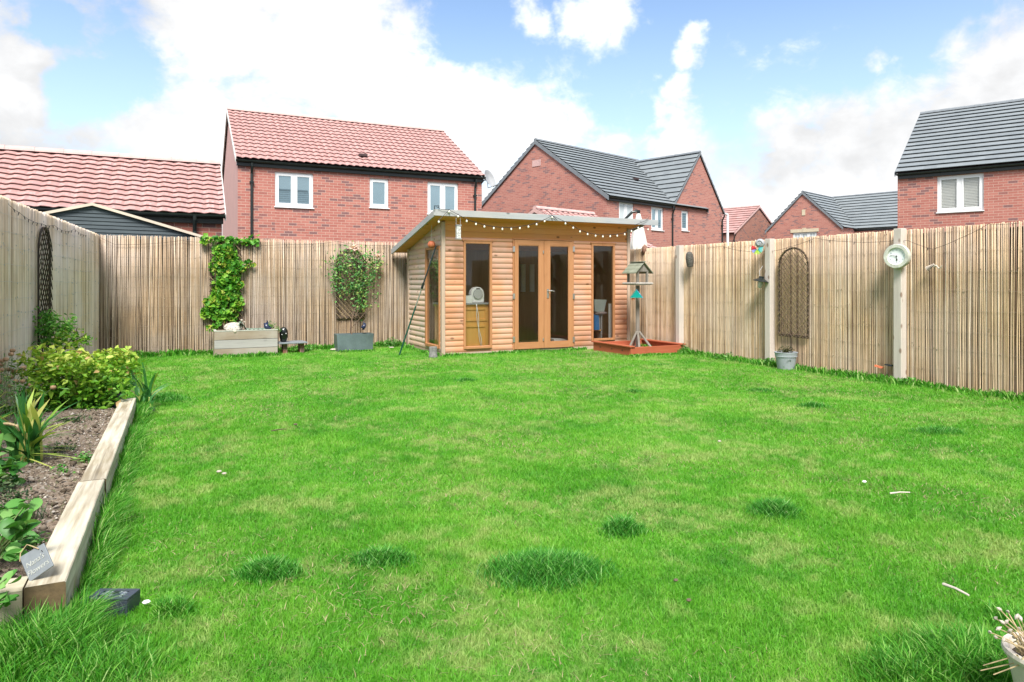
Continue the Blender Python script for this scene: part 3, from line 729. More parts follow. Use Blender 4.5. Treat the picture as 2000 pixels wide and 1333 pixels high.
# garage on the left
t = thing("brick_garage", "low brick garage with wavy pink pantile roof at left, right behind the fence", "garage", (-3, 15, 0))
f = Frame((-9.0, 13.45), (1, 0), (0, 1)); AL = 9.0 + .70
mb = MB(); gable_walls(mb, f, 0, AL, 0, 3.1, 2.42, 3.50); mb.build("wall", M["brick_garage"], t, uv=True)
gable_roof(t, f, 0, AL, 0, 3.1, 2.40, 3.47, M["tile_pink"], M["ridge_pink"], .185, .25, .014, over=.12, verge=.04, step=.042, vergem=M["mortar_verge"], ridge_r=.095)
gutter(f, -.03, AL + .02, -.06, 2.40).build("gutter", M["black_plastic"], t)
downpipe(f, AL - .45, 0, 2.35).build("downpipe", M["black_plastic"], t)
# a house further left, only its roof corner shows
t = thing("pantiled_house", "house at far left of which just a pink roof corner shows over the garage ridge", "house", (-7, 24, 0))
f = Frame((-4.05, 21.2), (0, 1), (-1, 0))
mb = MB(); gable_walls(mb, f, 0, 6, 0, 5.6, 4.45, 6.4); mb.build("wall", M["brick_red"], t, uv=True)
gable_roof(t, f, 0, 6, 0, 5.6, 4.45, 6.4, M["tile_pink_big"], M["ridge_pink"], .3, .2, .02, over=.15)

# neighbour's dark shed gable
A = V(-1.25, 12.85, 0); za, ze_ = 2.43, 1.93
A = onY(180, 401, 12.95); A0_ = V(A.x, A.y, 0)
dR = V(math.cos(R(7)), math.sin(R(7)), 0)
t = thing("dark_shed", "dark slate blue weatherboarded shed gable with cream trim above the back fence corner", "shed", (A.x, A.y + .2, 0))
f = Frame((A.x, A.y), dR, (-dR.y, dR.x)); sl_ = .285; Wd = 1.62; WL = 1.5
mb = MB(); z = 1.2
while z < A.z - .02:
    z2 = min(z + .062, A.z - .01); h2 = (A.z - z2) / sl_; h1 = (A.z - z) / sl_
    l1, l2 = max(-WL, -h1 * 1.0), max(-WL, -h2 * 1.0); r1, r2 = min(Wd, h1), min(Wd, h2)
    mb.rnd(); mb.add([f.p(l1, -.016, z), f.p(r1, -.016, z), f.p(r2, -.002, z2), f.p(l2, -.002, z2), f.p(l1, .0, z), f.p(r1, .0, z)], [(0, 1, 2, 3), (4, 5, 1, 0)]); z = z2
mb.box(0, 0, 0, 0, 0, 0) if False else None
mb.build("wall", M["clad_dark"], t, fix=False)
mb = MB(); f.box(mb, -WL, Wd, .01, 2.2 if False else .35, 0, A.z - Wd * sl_ - .02); mb.build("side_wall", M["clad_dark"], t)
mb = MB()
for s, ln in ((1, Wd + .1), (-1, WL + .1)):
    mb.hexa([f.p(0, -.03, A.z + .0), f.p(s * ln, -.03, A.z - ln * sl_), f.p(s * ln, .4, A.z - ln * sl_), f.p(0, .4, A.z)], [f.p(0, -.03, A.z + .03), f.p(s * ln, -.03, A.z - ln * sl_ + .03), f.p(s * ln, .4, A.z - ln * sl_ + .03), f.p(0, .4, A.z + .03)])
mb.build("roof", M["felt"], t)
for s, ln in ((1, Wd + .11), (-1, WL + .11)):
    p, q = f.p(0, -.045, A.z - .012), f.p(s * ln, -.045, A.z - ln * sl_ - .012)
    e = -f.ey * .02; u_ = V(0, 0, .045); mb = MB(); mb.hexa([p, q, q + u_, p + u_], [p + e, q + e, q + u_ + e, p + u_ + e]); mb.build("bargeboard", M["cream_trim"], t)

# corner house with dark roof (centre)
def camdir(lat, dep): return (dep * S_ + lat * C_, dep * C_ - lat * S_)
E1 = camdir(.724, .690); E2 = camdir(-.690, .724)
C3 = cf(1185, 26.5); f3 = Frame((C3.x, C3.y), E1, E2)
def aon(f, u, b=0):   # a coordinate on front plane at pixel column
    p0, p1 = f.p(0, b, 0), f.p(10, b, 0); q = onL(u, 551, p0, p1); return (q - p0).dot(f.ex) + 0 * b
def zat(f, a, b, v): p = f.p(a, b, 0); d = p.x * S_ + p.y * C_; return CAMZ - (v - HOR) * d / FPX
t = thing("corner_house", "large brick house with dark grey tiled roof and two brick gables, centre of the skyline", "house", f3.p(4, 4, 0))
def win(f, u0, u1, vt, vb, b=0):
    a0, a1 = aon(f, u0, b), aon(f, u1, b); am = (a0 + a1) / 2; return (a0, a1, zat(f, am, b, vb), zat(f, am, b, vt))
w3 = [win(f3, 1209, 1238, 394, 447), win(f3, 1272, 1296, 405, 450)]
Wd3, L3 = 7.68, 8.73
mb = MB(); gable_walls(mb, f3, 0, 4.6, 0, Wd3, 4.55, 7.2, w3, right=False); mb.build("wall", M["brick_pale"], t, uv=True)
for w_ in w3: add_window(t, f3, *w_, lights=2, pane="pane_pale" if w_ is w3[0] else "pane")
fw = f3.swap()   # wing: ridge runs back; its 'a' goes back, 'b' along the front
wv = win(f3, 1331, 1345, 412, 451, -.03)
mb = MB()
pmw = lambda a, z, d: f3.p(a, -.03 + d, z)
holed(mb, pmw, 4.55, L3, -.1, 4.55, [wv]); mb.poly([f3.p(4.55, -.03, 4.55), f3.p(L3, -.03, 4.55), f3.p((4.55 + L3) / 2, -.03, 7.0)])
mb.poly([f3.p(L3, -.03, -.1), f3.p(L3, Wd3, -.1), f3.p(L3, Wd3, 4.55), f3.p(L3, -.03, 4.55)])
mb.build("wing_wall", M["brick_pale"], t, uv=True)
f3w = Frame(f3.p(0, -.03, 0), f3.ex, f3.ey); add_window(t, f3w, *wv, lights=1)
rf = gable_roof(t, f3, 0, L3 - 1.5, 0, Wd3, 4.52, 7.17, M["tile_grey"], M["ridge_grey"], .31, over=.14, step=.06, verge=.05, thick=.17)
roof_vent(rf, f3, 4.0, 1.6, 5.75, M["soffit"])
gable_roof(t, fw, -.03, 5.2, 4.6, L3, 4.52, 6.98, M["tile_grey"], M["ridge_grey"], .31, over=.14, step=.06, verge=.05, thick=.10)
gutter(f3, 0, 4.4, -.06, 4.52).build("gutter", M["black_plastic"], t)
downpipe(f3, 4.48, 0, 4.4).build("downpipe", M["black_plastic"], t); downpipe(f3w, L3 - .1, 0, 4.35).build("downpipe", M["black_plastic"], t)
mb = MB(); q = (aon(f3, 1362)); f3.box(mb, q - .08, q + .08, -.2, -.035, 2.55, 2.62); mb.tube([f3.p(q - .08, -.12, 2.62), f3.p(q - .02, -.16, 2.5), f3.p(q - .06, -.2, 2.42)], .02, 6); mb.build("outside_lamp", M["black_plastic"], t)
mb = MB(); pq = f3.p(0, 3.75, 6.5); mb.hexa([f3.p(-.02, 3.55, 6.15), f3.p(-.02, 4.05, 6.15), f3.p(.02, 4.05, 6.15), f3.p(.02, 3.55, 6.15)], [f3.p(-.02, 3.55, 6.42), f3.p(-.02, 4.05, 6.42), f3.p(.02, 4.05, 6.42), f3.p(.02, 3.55, 6.42)]); mb.build("gable_plaque", M["ridge_pink"], t)

# small pink roofed outbuilding behind the summerhouse
Ce = cf(1284, 21.25); fg = Frame((Ce.x, Ce.y), E1, E2)
t = thing("pink_outbuilding", "low outbuilding with pink pantile roof peeping over the summerhouse roof", "outbuilding", fg.p(-1.4, 2.6, 0))
mb = MB(); gable_walls(mb, fg, -2.75, -.05, .15, 5.0, 2.25, 3.4); mb.build("wall", M["brick_garage"], t, uv=True)
gable_roof(t, fg, -2.75, -.05, .15, 5.05, 2.20, 3.38, M["tile_pink"], M["ridge_pink"], .2, .25, .02, over=.12, verge=.05, vergem=M["ridge_pink"])
gutter(fg, -2.7, 0, .1, 2.22).build("gutter", M["black_plastic"], t)

# distant house with pink roof
C4 = cf(1434, 43); f4 = Frame((C4.x, C4.y), E1, E2)
t = thing("distant_pink_house", "distant dull brick house gable with pink roof, between the two dark roofed houses", "house", f4.p(3, 3, 0))
mb = MB(); f4w = f4.swap(); gable_walls(mb, f4w, 0, 6, 0, 6.5, 4.25, 6.15); gable_walls(mb, f4, -6, 8, 2.2, 9.0, 4.25, 6.2); mb.build("wall", M["brick_brown"], t, uv=True)
gable_roof(t, f4w, 0, 4.5, 0, 6.5, 4.25, 6.12, M["tile_pink_big"], M["ridge_pink"], .36, over=.1, step=.05)
gable_roof(t, f4, -6, 8, 2.2, 9.0, 4.25, 6.25, M["tile_pink_big"], M["ridge_pink"], .36, over=.1, step=.05)
gutter(f4, -6, -.2, 2.1, 4.25).build("gutter", M["black_plastic"], t); downpipe(f4, -.1, 0, 4.2).build("downpipe", M["black_plastic"], t)
# street lamp
p = cf(1421, 35); t = thing("street_lamp", "slim pale grey street lamp post in front of the distant pink roof", "street lamp", (p.x, p.y, 0))
zt = CAMZ + (551 - 419) * 35 / FPX
mb = MB(); mb.tube([(p.x, p.y, 0), (p.x, p.y, 2), (p.x, p.y, zt)], [.09, .075, .055], 10); mb.build("post", M["upvc"], t)
mb = MB(); q = camdir(-1, 0); mb.bar((p.x, p.y, zt), (p.x + q[0] * .4, p.y + q[1] * .4, zt + .1), .16, .07); mb.build("lamp_head", M["upvc"], t)

# house with dark roof and stone lintel
C5 = cf(1643, 40); f5 = Frame((C5.x, C5.y), E2, E1)      # a along the gable (leftwards), b going back
t = thing("gabled_house", "brick house with dark grey roof and cream stone lintel over a white window", "house", f5.p(2, 5, 0))
w5 = sorted([aon(f5, 1548), aon(f5, 1595)]); wz = (zat(f5, sum(w5) / 2, 0, 487), zat(f5, sum(w5) / 2, 0, 454))
f5g = f5.swap()
mb = MB(); gable_walls(mb, f5g, 0, 6, 0, 4.52, 4.4, 6.6, gable_holes=[(w5[0], w5[1], wz[0], wz[1])]); gable_walls(mb, f5, -13, 4.4, 2.1, 7.3, 4.4, 6.6); mb.build("wall", M["brick_pale"], t, uv=True)
add_window(t, f5, w5[0], w5[1], wz[0], wz[1], lights=3, pane="pane_pale", bars=True)
mb = MB(); f5.box(mb, w5[0] - .12, w5[1] + .12, -.04, 0.02, wz[1], wz[1] + .2); m5 = sum(w5) / 2; f5.box(mb, m5 - .12, m5 + .12, -.06, -.041, wz[1] - .0, wz[1] + .26); mb.build("lintel", M["stone"], t)
mb = MB(); a5 = aon(f5, 1569.5); f5.box(mb, a5 - .1, a5 + .1, -.03, .02, 5.25, 5.6); mb.build("gable_vent", M["stone"], t)
gable_roof(t, f5g, 0, 4.6, 0, 4.52, 4.42, 6.6, M["tile_grey"], M["ridge_grey"], .3, over=.12, step=.065, thick=.16, ridge_r=.08)
gable_roof(t, f5, -13, 4.4, 2.1, 7.3, 4.42, 6.65, M["tile_grey"], M["ridge_grey"], .3, over=.12, step=.065, ridge_r=.08)
gutter(f5, -13, 0, 2.0, 4.40).build("gutter", M["black_plastic"], t)
mb = MB(); f5.box(mb, -12, -.1, .6, 2.0, 3.35, 3.5); mb.build("porch_roof", M["upvc"], t)

# house at the right edge
P6 = cf(1753, 21); f6 = Frame((P6.x, P6.y), (.427, -.904), (.904, .427))
t = thing("right_edge_house", "brick house with dark grey roof and white window with blinds at the right edge", "house", f6.p(5, 4, 0))
w6 = win(f6, 1830, 1921, 342, 413)
mb = MB(); gable_walls(mb, f6, 0, 12, 0, 9.4, 4.52, 7.1, [w6]); mb.build("wall", M["brick_red"], t, uv=True)
add_window(t, f6, *w6, lights=2, blind=True)
gable_roof(t, f6, 0, 12, 0, 9.4, 4.52, 7.15, M["tile_grey"], M["ridge_grey"], .36, over=.14, step=.055, verge=.04)
gutter(f6, 0.02, 12, -.05, 4.50).build("gutter", M["black_plastic"], t)

# closed cantilever parasol behind the summerhouse
pc = cf(1247, 14.3)
def pz(v): return CAMZ + (551 - v) * 14.3 / FPX
t = thing("closed_parasol", "closed cream cantilever parasol hanging beyond the fence beside the summerhouse", "parasol", (pc.x, pc.y, 0))
mb = MB(); prof = []
n = 28; rows = 14; vs = []
for i in range(rows + 1):
    s = i / rows; z = pz(418) + (pz(492) - pz(418)) * s; r = .035 + .155 * (s ** .8) * (1 - .25 * max(0, s - .8) / .2)
    for k in range(n):
        a = 2 * math.pi * k / n; rr = r * (1 + .16 * math.sin(a * 8) * s); vs.append((pc.x + .10 * s * C_ * 0 + rr * math.cos(a), pc.y + rr * math.sin(a), z + .03 * math.sin(a * 4) * (s > .95)))
mb.add(vs, [(i * n + k, i * n + (k + 1) % n, (i + 1) * n + (k + 1) % n, (i + 1) * n + k) for i in range(rows) for k in range(n)] + [tuple(range(n))]); mb.build("canopy", M["cream"], t, smooth=True)
q = cf(1222, 14.3); q2 = cf(1205, 14.5)
mb = MB(); mb.tube([(q2.x, q2.y, 1.9), (q.x, q.y, pz(427)), ((q.x + pc.x) / 2, (q.y + pc.y) / 2, pz(415)), (pc.x - .02, pc.y, pz(412))], .028, 8); mb.tube([(pc.x, pc.y, pz(411)), (pc.x, pc.y, pz(424))], .035, 8); mb.build("arm", M["black_plastic"], t)
mb = MB(); mb.tube([(q2.x, q2.y, 0), (q2.x, q2.y, 1.95)], .035, 8); mb.build("pole", M["black_plastic"], t)

# ================================================================== FENCES
def fence(name, label, p0, p1, inward, ztop, m, posts, cw=(.008, .019), gaps=.12, jag=.006, wires=(.25, .5, .75, 1.0, 1.25, 1.5, 1.75), lean=.01, step=None, seed=3, wsag=.01, wm='wire'):
    rg = np.random.default_rng(seed); p0, p1 = Vector((*p0, 0)), Vector((*p1, 0)); L = (p1 - p0).length; d = (p1 - p0) / L; n = Vector((*inward, 0)).normalized()
    t = thing(name, label, "fence", tuple((p0 + p1) / 2))
    mb = MB(); a, b = p0 - n * .012, p1 - n * .012; mb.hexa([a, b, b - n * .03, a - n * .03], [q + V(0, 0, ztop - .05) for q in (a, b, b - n * .03, a - n * .03)]); mb.build("backing_panel", M["backing"], t)
    vs, ts, rs = [], [], []; s = 0; k = 0; base_c = .5; tone = 0
    while s < L:
        w = rg.uniform(*cw)
        if rg.random() < .05: base_c = rg.uniform(.42, .68)
        if rg.random() < .04: tone = rg.normal() * .006
        c = np.clip(base_c + rg.normal() * .30, 0, 1)
        if rg.random() < .07: c = rg.uniform(0, .15)
        ln = rg.normal() * lean * .5 + tone; zt = ztop + rg.normal() * jag
        if rg.random() < .02: zt -= rg.uniform(.015, .04)
        off = rg.uniform(0, .006); wob = rg.normal() * .003
        for i in range(4):
            tt = i / 3; cx = s + w / 2 + ln * (tt - .5) + wob * math.sin(tt * 5)
            z = .0 + zt * tt
            for (x_, y_) in ((-w / 2, -.006), (-w * .27, w * .42), (w * .27, w * .42), (w / 2, -.006)):
                q = p0 + d * (cx + x_) + n * (y_ + off); vs.append((q.x, q.y, z)); rs.append(c)
        b0 = k * 16
        for i in range(3):
            for j in range(3):
                q0 = b0 + i * 4 + j; ts += [(q0, q0 + 1, q0 + 5), (q0, q0 + 5, q0 + 4)]
        q0 = b0 + 12; ts += [(q0, q0 + 1, q0 + 2), (q0, q0 + 2, q0 + 3)]
        k += 1; s += w + (rg.uniform(.003, .008) if rg.random() < gaps else .0006)
    npmesh("bamboo_screen", np.array(vs), np.array(ts), m, t, np.array(rs))
    wb = MB()
    for z in wires:
        if z > ztop - .03: continue
        pts = []; m_ = int(L / .12)
        for i in range(m_ + 1):
            q = p0 + d * (L * i / m_) + n * .0135; pts.append(q + V(0, 0, z + wsag * math.sin(i * .35 + z * 9) + .004 * math.sin(i * 1.7)))
        wb.tube(pts, .0011 if wm == 'wire' else .0008, 3, cap=False)
    for _ in range(int(L * 45)):
        z = rg.choice(wires) + rg.normal() * .02
        if z > ztop - .04: continue
        q = p0 + d * rg.uniform(0, L) + n * .012; wb.tube([q + V(0, 0, z - .008), q + V(0, 0, z + .008)], [.002, .0035], 3)
    wb.build("wire_binding", M[wm], t)
    for pp in posts:
        (px, py), w, dpt, z1 = pp
        b_ = MB(); q = Vector((px, py, 0)); hd = d * w / 2
        b_.hexa([q - hd, q + hd, q + hd + n * dpt, q - hd + n * dpt], [x + V(0, 0, z1) for x in (q - hd, q + hd, q + hd + n * dpt, q - hd + n * dpt)]); b_.build("post", M["post"], t, bevel=.006)
    return t
XR = 7.70
def rp(u): p = onX(u, 551, XR - .04); return p
fence("left_fence", "pale weathered bamboo screened fence along the left, behind the flower bed", LINE_L[0], LINE_L[1], (1, -.048), 1.94, M["cane_left"], [], cw=(.007, .014), gaps=.2, seed=5, wires=[.15 * i for i in range(1, 13)], wsag=.008)
fence("back_fence", "brownish bamboo screened fence across the back, behind the climbers", LINE_B[0], LINE_B[1], (0, -1), 1.94, M["cane_back"], [], cw=(.005, .0125), gaps=.16, seed=8, lean=.03, wires=[.16 * i for i in range(1, 12)], wm='wire_tan')
ps = []
for (u, w, vt) in ((1327, .10, 480), (1503, .10, 467), (1757, .10, 447)):
    q = rp(u); d_ = q.x * S_ + q.y * C_; ps.append(((7.715, q.y), w, .10, CAMZ + (551 - vt) * d_ / FPX))
fence("right_fence", "straw coloured bamboo screened fence with three timber posts along the right", LINE_R[0], LINE_R[1], (-1, 0), 1.815, M["cane_right"], ps, cw=(.006, .0125), gaps=.26, seed=13, jag=.004, wires=[.22 * i for i in range(1, 9)], wsag=.012, wm='wire_tan')

# unlit cable of little lamps along each fence
def cable(name, label, pts, sock=.16):
    pts = [Vector(p) for p in pts]; P = []
    for a, b in zip(pts[:-1], pts[1:]):
        for i in range(10):
            t = i / 10; q = a.lerp(b, t); q.z -= .10 * (b - a).length * t * (1 - t); P.append(q)
    P.append(pts[-1]); mb = MB(); mb.tube(P, .0022, 4, cap=False); acc_ = 0
    for a, b in zip(P[:-1], P[1:]):
        acc_ += (b - a).length
        if acc_ > sock: acc_ = 0; mb.tube([b, b + V(random.uniform(-.01, .01), 0, -.03)], [.0045, .003], 5)
    return loose(mb, name, M["cable"], label, "cable")
def lf(u, v): q = onL(u, v, LINE_L[0], LINE_L[1]); return q + V(.03, 0, 0)
cable("lamp_cable", "thin black lamp cable looping along the top of the left fence", [lf(8, 398), lf(30, 415), lf(75, 437), lf(100, 440), lf(128, 452), lf(140, 447), lf(165, 460)])
cable("lamp_cable", "thin black lamp cable along the top of the back fence", [onY(u, v, 12.46) for u, v in ((192, 462), (225, 478), (355, 470), (405, 474), (560, 478), (660, 472), (700, 478), (760, 479))], .4)
cable("lamp_cable", "thin dark lamp cable looping along the right fence between the posts", [onX(u, v, 7.66) for u, v in ((1385, 483), (1410, 481), (1455, 491), (1498, 491)) ] , .3)
cable("lamp_cable", "dark lamp cable from the arched trellis past the clock post to the right edge", [onX(u, v, 7.66) for u, v in ((1508, 491), (1540, 483), (1592, 465), (1650, 472), (1748, 470))] + [onX(u, v, 7.66) for u, v in ((1772, 470), (1822, 487), (1870, 468), (1930, 438), (1990, 436))], .3)

# the house the garden belongs to, behind the viewer (seen only in the reflections of windows)
f = Frame((-4, -5.2), (1, 0), (0, -1)); t = thing("own_house", "brick house with dark roof standing behind the viewer, seen only in window reflections", "house", (2, -8, 0))
mb = MB(); gable_walls(mb, f, 0, 12, 0, 8, 4.9, 7.4, [(2, 3.2, 3.3, 4.4), (7.5, 8.7, 3.3, 4.4), (4, 6.2, .1, 2.15)]); mb.build("wall", M["brick_red"], t, uv=True)
add_window(t, f, 2, 3.2, 3.3, 4.4); add_window(t, f, 7.5, 8.7, 3.3, 4.4); add_window(t, f, 4, 6.2, .1, 2.15)
gable_roof(t, f, 0, 12, 0, 8, 4.9, 7.4, M["tile_grey"], M["ridge_grey"], .33, over=.2)

# ================================================================== SUMMERHOUSE
SX0, SX1, SY0, SY1 = 3.80, 7.44, 10.35, 12.1
sh = thing("summerhouse", "timber log clad summerhouse with glazed double doors and sloping pent roof", "summerhouse", (5.6, 11.2, 0))
def fz(u, v): return onY(u, v, SY0)
def roofz(y): return 2.245 - (y - 10.06) * (2.245 - 1.745) / (12.40 - 10.06)
zH = fz(870, 463).z
def rect(u0, u1, vt, vb):
    a, b = fz(u0, vt), fz(u1, vb); return (a.x, b.x, fz((u0 + u1) / 2, vb).z, fz((u0 + u1) / 2, vt).z)
rL = rect(904.5, 960, 472, 681); rR = rect(1154, 1199.7, 477, 665); rD = rect(1000.5, 1119, 470, 685)
rD = (rD[0], rD[1], .055, rD[3])
def log_rows(mb, span, z0, z1, pitch, out, holes, p, flat=False, top=None):
    """rows of half round boards; p(s,z,off) -> point; holes in (s0,s1,z0,z1)"""
    z = z0
    while z < z1 - .01:
        h = min(pitch, z1 - z); zc = z + h / 2; segs = [span(zc)]
        for hh in holes:
            ns = []
            for a, b in segs:
                if hh[2] < zc < hh[3]:
                    if hh[0] > a: ns.append((a, min(b, hh[0])))
                    if hh[1] < b: ns.append((max(a, hh[1]), b))
                else: ns.append((a, b))
            segs = [q for q in ns if q[1] - q[0] > .005]
        mb.rnd()
        prof = [(0, .0), (.06, .004), (.18, out * .7), (.38, out), (.65, out * .95), (.87, out * .6), (.97, .003), (1, 0)] if not flat else [(0, 0), (.03, .006), (.97, .006), (1, 0)]
        for a, b in segs:
            if b - a < .005: continue
            vs = []
            for tt, oo in prof: vs += [p(a, z + h * tt, oo), p(b, z + h * tt, oo)]
            mb.add(vs, [(2 * i, 2 * i + 1, 2 * i + 3, 2 * i + 2) for i in range(len(prof) - 1)])
            mb.add([p(a, z, -.02), p(b, z, -.02), p(b, z + h, -.02), p(a, z + h, -.02)], [(0, 3, 2, 1)])
        z += h
pf = lambda s, z, o: V(s, SY0 - o, z)
for sa, sb_ in ((SX0 + .05, (rD[0] + rD[1]) / 2), ((rD[0] + rD[1]) / 2, SX1 - .05)):
    mb = MB(); log_rows(mb, lambda z: (sa, sb_), .055, zH, .0905, .0145, [rL, rR, rD], pf); mb.build("front_wall", M["log"], sh, fix=False)
mb = MB(); log_rows(mb, lambda z: (SX0 + .05, SX1 - .05), zH, 2.215, .098, .018, [rL, rR, rD], pf, flat=True); mb.build("header_board", M["header"], sh, fix=False)
# left side wall
sw = (onX(853, 600, SX0).y, onX(833, 600, SX0).y); zs0, zs1 = .12, 1.78
sw = (SY0 + .06, max(sw)); hs = [(sw[0], sw[1], zs0, zs1)]
def spanL(z):
    y = 10.06 + (2.245 - .02 - (z + .045)) * (12.40 - 10.06) / .5
    return (SY0 + .045, min(SY1 - .03, y))
mb = MB(); log_rows(mb, spanL, .055, 2.18, .0905, .018, hs, lambda s, z, o: V(SX0 - o, s, z)); mb.build("side_wall", M["log_side_lit"], sh, fix=False)
mb = MB(); mb.hexa([(SX0 + .004, SY0 + .05, 1.60), (SX0 + .012, SY0 + .05, 1.60), (SX0 + .012, SY1 - .03, 1.60), (SX0 + .004, SY1 - .03, 1.60)], [(SX0 + .004, SY0 + .05, roofz(SY0)), (SX0 + .012, SY0 + .05, roofz(SY0)), (SX0 + .012, SY1 - .03, roofz(SY1)), (SX0 + .004, SY1 - .03, roofz(SY1))])
mb.build("gable_infill", M["log_side_lit"], sh)
# right side wall and back wall (inside face visible through the glass)
mb = MB(); mb.box(SX1 - .02, SX1, SY0 + .02, SY1, .05, 1.74); mb.box(SX0, SX1, SY1 - .02, SY1, .05, roofz(SY1)); mb.hexa([(SX1 - .02, SY0 + .02, 1.741), (SX1, SY0 + .02, 1.741), (SX1, SY1, 1.741), (SX1 - .02, SY1, 1.741)], [(SX1 - .02, SY0 + .02, roofz(SY0)), (SX1, SY0 + .02, roofz(SY0)), (SX1, SY1, roofz(SY1)), (SX1 - .02, SY1, roofz(SY1))]); mb.build("inner_wall", M["inner_wood"], sh)
mb = MB(); mb.box(SX0 + .01, SX1 - .03, SY0 + .03, SY1 - .03, .02, .05); mb.build("floor_boards", M["inner_wood"], sh)
for x, y, z1 in ((SX0 - .005, SY0 - .025, roofz(SY0)), (SX1 - .035, SY0 - .025, roofz(SY0)), (SX0 - .02, SY1 - .04, roofz(SY1))):
    mb = MB(); mb.box(x - .01, x + .05, y, y + .065, 0, z1 - .015); mb.build("corner_post", M["corner"], sh, bevel=.004)
mb = MB(); mb.box(SX0 + .05, SX1 - .05, SY0 - .012, SY0 + .02, -.02, .055); mb.box(SX0 - .012, SX0 + .02, SY0 + .05, SY1, -.02, .055); mb.build("base_rail", M["corner"], sh)
# roof
FX0, FX1, FY0, FY1 = 3.56, 7.80, 10.06, 12.40
mb = MB(); mb.hexa([(FX0 + .02, FY0 + .02, roofz(FY0)), (FX1 - .25, FY0 + .02, roofz(FY0)), (FX1 - .25, FY1, roofz(FY1)), (FX0 + .02, FY1, roofz(FY1))], [(FX0 + .02, FY0 + .02, roofz(FY0) + .045), (FX1 - .25, FY0 + .02, roofz(FY0) + .045), (FX1 - .25, FY1, roofz(FY1) + .045), (FX0 + .02, FY1, roofz(FY1) + .045)]); ro = mb.build("roof", M["header"], sh)
mb = MB(); mb.hexa([(FX0 + .01, FY0 + .01, roofz(FY0) + .048), (FX1 - .24, FY0 + .01, roofz(FY0) + .048), (FX1 - .24, FY1, roofz(FY1) + .048), (FX0 + .01, FY1, roofz(FY1) + .048)], [(FX0 + .01, FY0 + .01, roofz(FY0) + .062), (FX1 - .24, FY0 + .01, roofz(FY0) + .062), (FX1 - .24, FY1, roofz(FY1) + .062), (FX0 + .01, FY1, roofz(FY1) + .062)]); mb.build("roof_felt", M["felt"], ro)
mb = MB(); mb.box(FX0 - .01, FX1 + .07, FY0 - .022, FY0, roofz(FY0) - .015, roofz(FY0) + .085); mb.build("fascia", M["fascia"], ro, bevel=.003)
za, zb = roofz(FY0), roofz(FY1)
for x0 in (FX0 - .012, FX1 - .24):
    mb = MB(); mb.hexa([(x0, FY0 + .002, za - .03), (x0 + .022, FY0 + .002, za - .03), (x0 + .022, FY1, zb - .03), (x0, FY1, zb - .03)], [(x0, FY0 + .002, za + .065), (x0 + .022, FY0 + .002, za + .065), (x0 + .022, FY1, zb + .065), (x0, FY1, zb + .065)]); mb.build("bargeboard", M["barge"], ro)
# fixed windows
def shwin(r, glassv, label=None):
    a0, a1, z0, z1 = r; w = .038
    fr = MB()
    fr.box(a0, a0 + w, SY0 - .03, SY0 + .03, z0, z1); fr.box(a1 - w, a1, SY0 - .03, SY0 + .03, z0, z1)
    fr.box(a0 + w, a1 - w, SY0 - .03, SY0 + .03, z1 - w, z1); fr.box(a0 + w, a1 - w, SY0 - .045, SY0 + .03, z0, z0 + w)
    fr.box(a0 - .02, a1 + .02, SY0 - .035, SY0 + .02, z1 + .002, z1 + .022)
    o = fr.build("window", M["joinery"], sh, bevel=.003)
    if label: o["label"] = label
    g_ = MB(); g_.box(a0 + w, a1 - w, SY0 + .0, SY0 + .004, z0 + w, z1 - w); g_.build("pane", M["glass"], o)
shwin(rL, None); shwin(rR, None)
fr = MB(); w = .045
fr.box(SX0 - .03, SX0 + .03, sw[0], sw[0] + w, zs0, zs1); fr.box(SX0 - .03, SX0 + .03, sw[1] - w, sw[1], zs0, zs1); fr.box(SX0 - .03, SX0 + .03, sw[0] + w, sw[1] - w, zs1 - w, zs1); fr.box(SX0 - .045, SX0 + .03, sw[0] + w, sw[1] - w, zs0, zs0 + w)
o = fr.build("window", M["joinery"], sh, bevel=.003); g_ = MB(); g_.box(SX0, SX0 + .004, sw[0] + w, sw[1] - w, zs0 + w, zs1 - w); g_.build("pane", M["glass"], o)
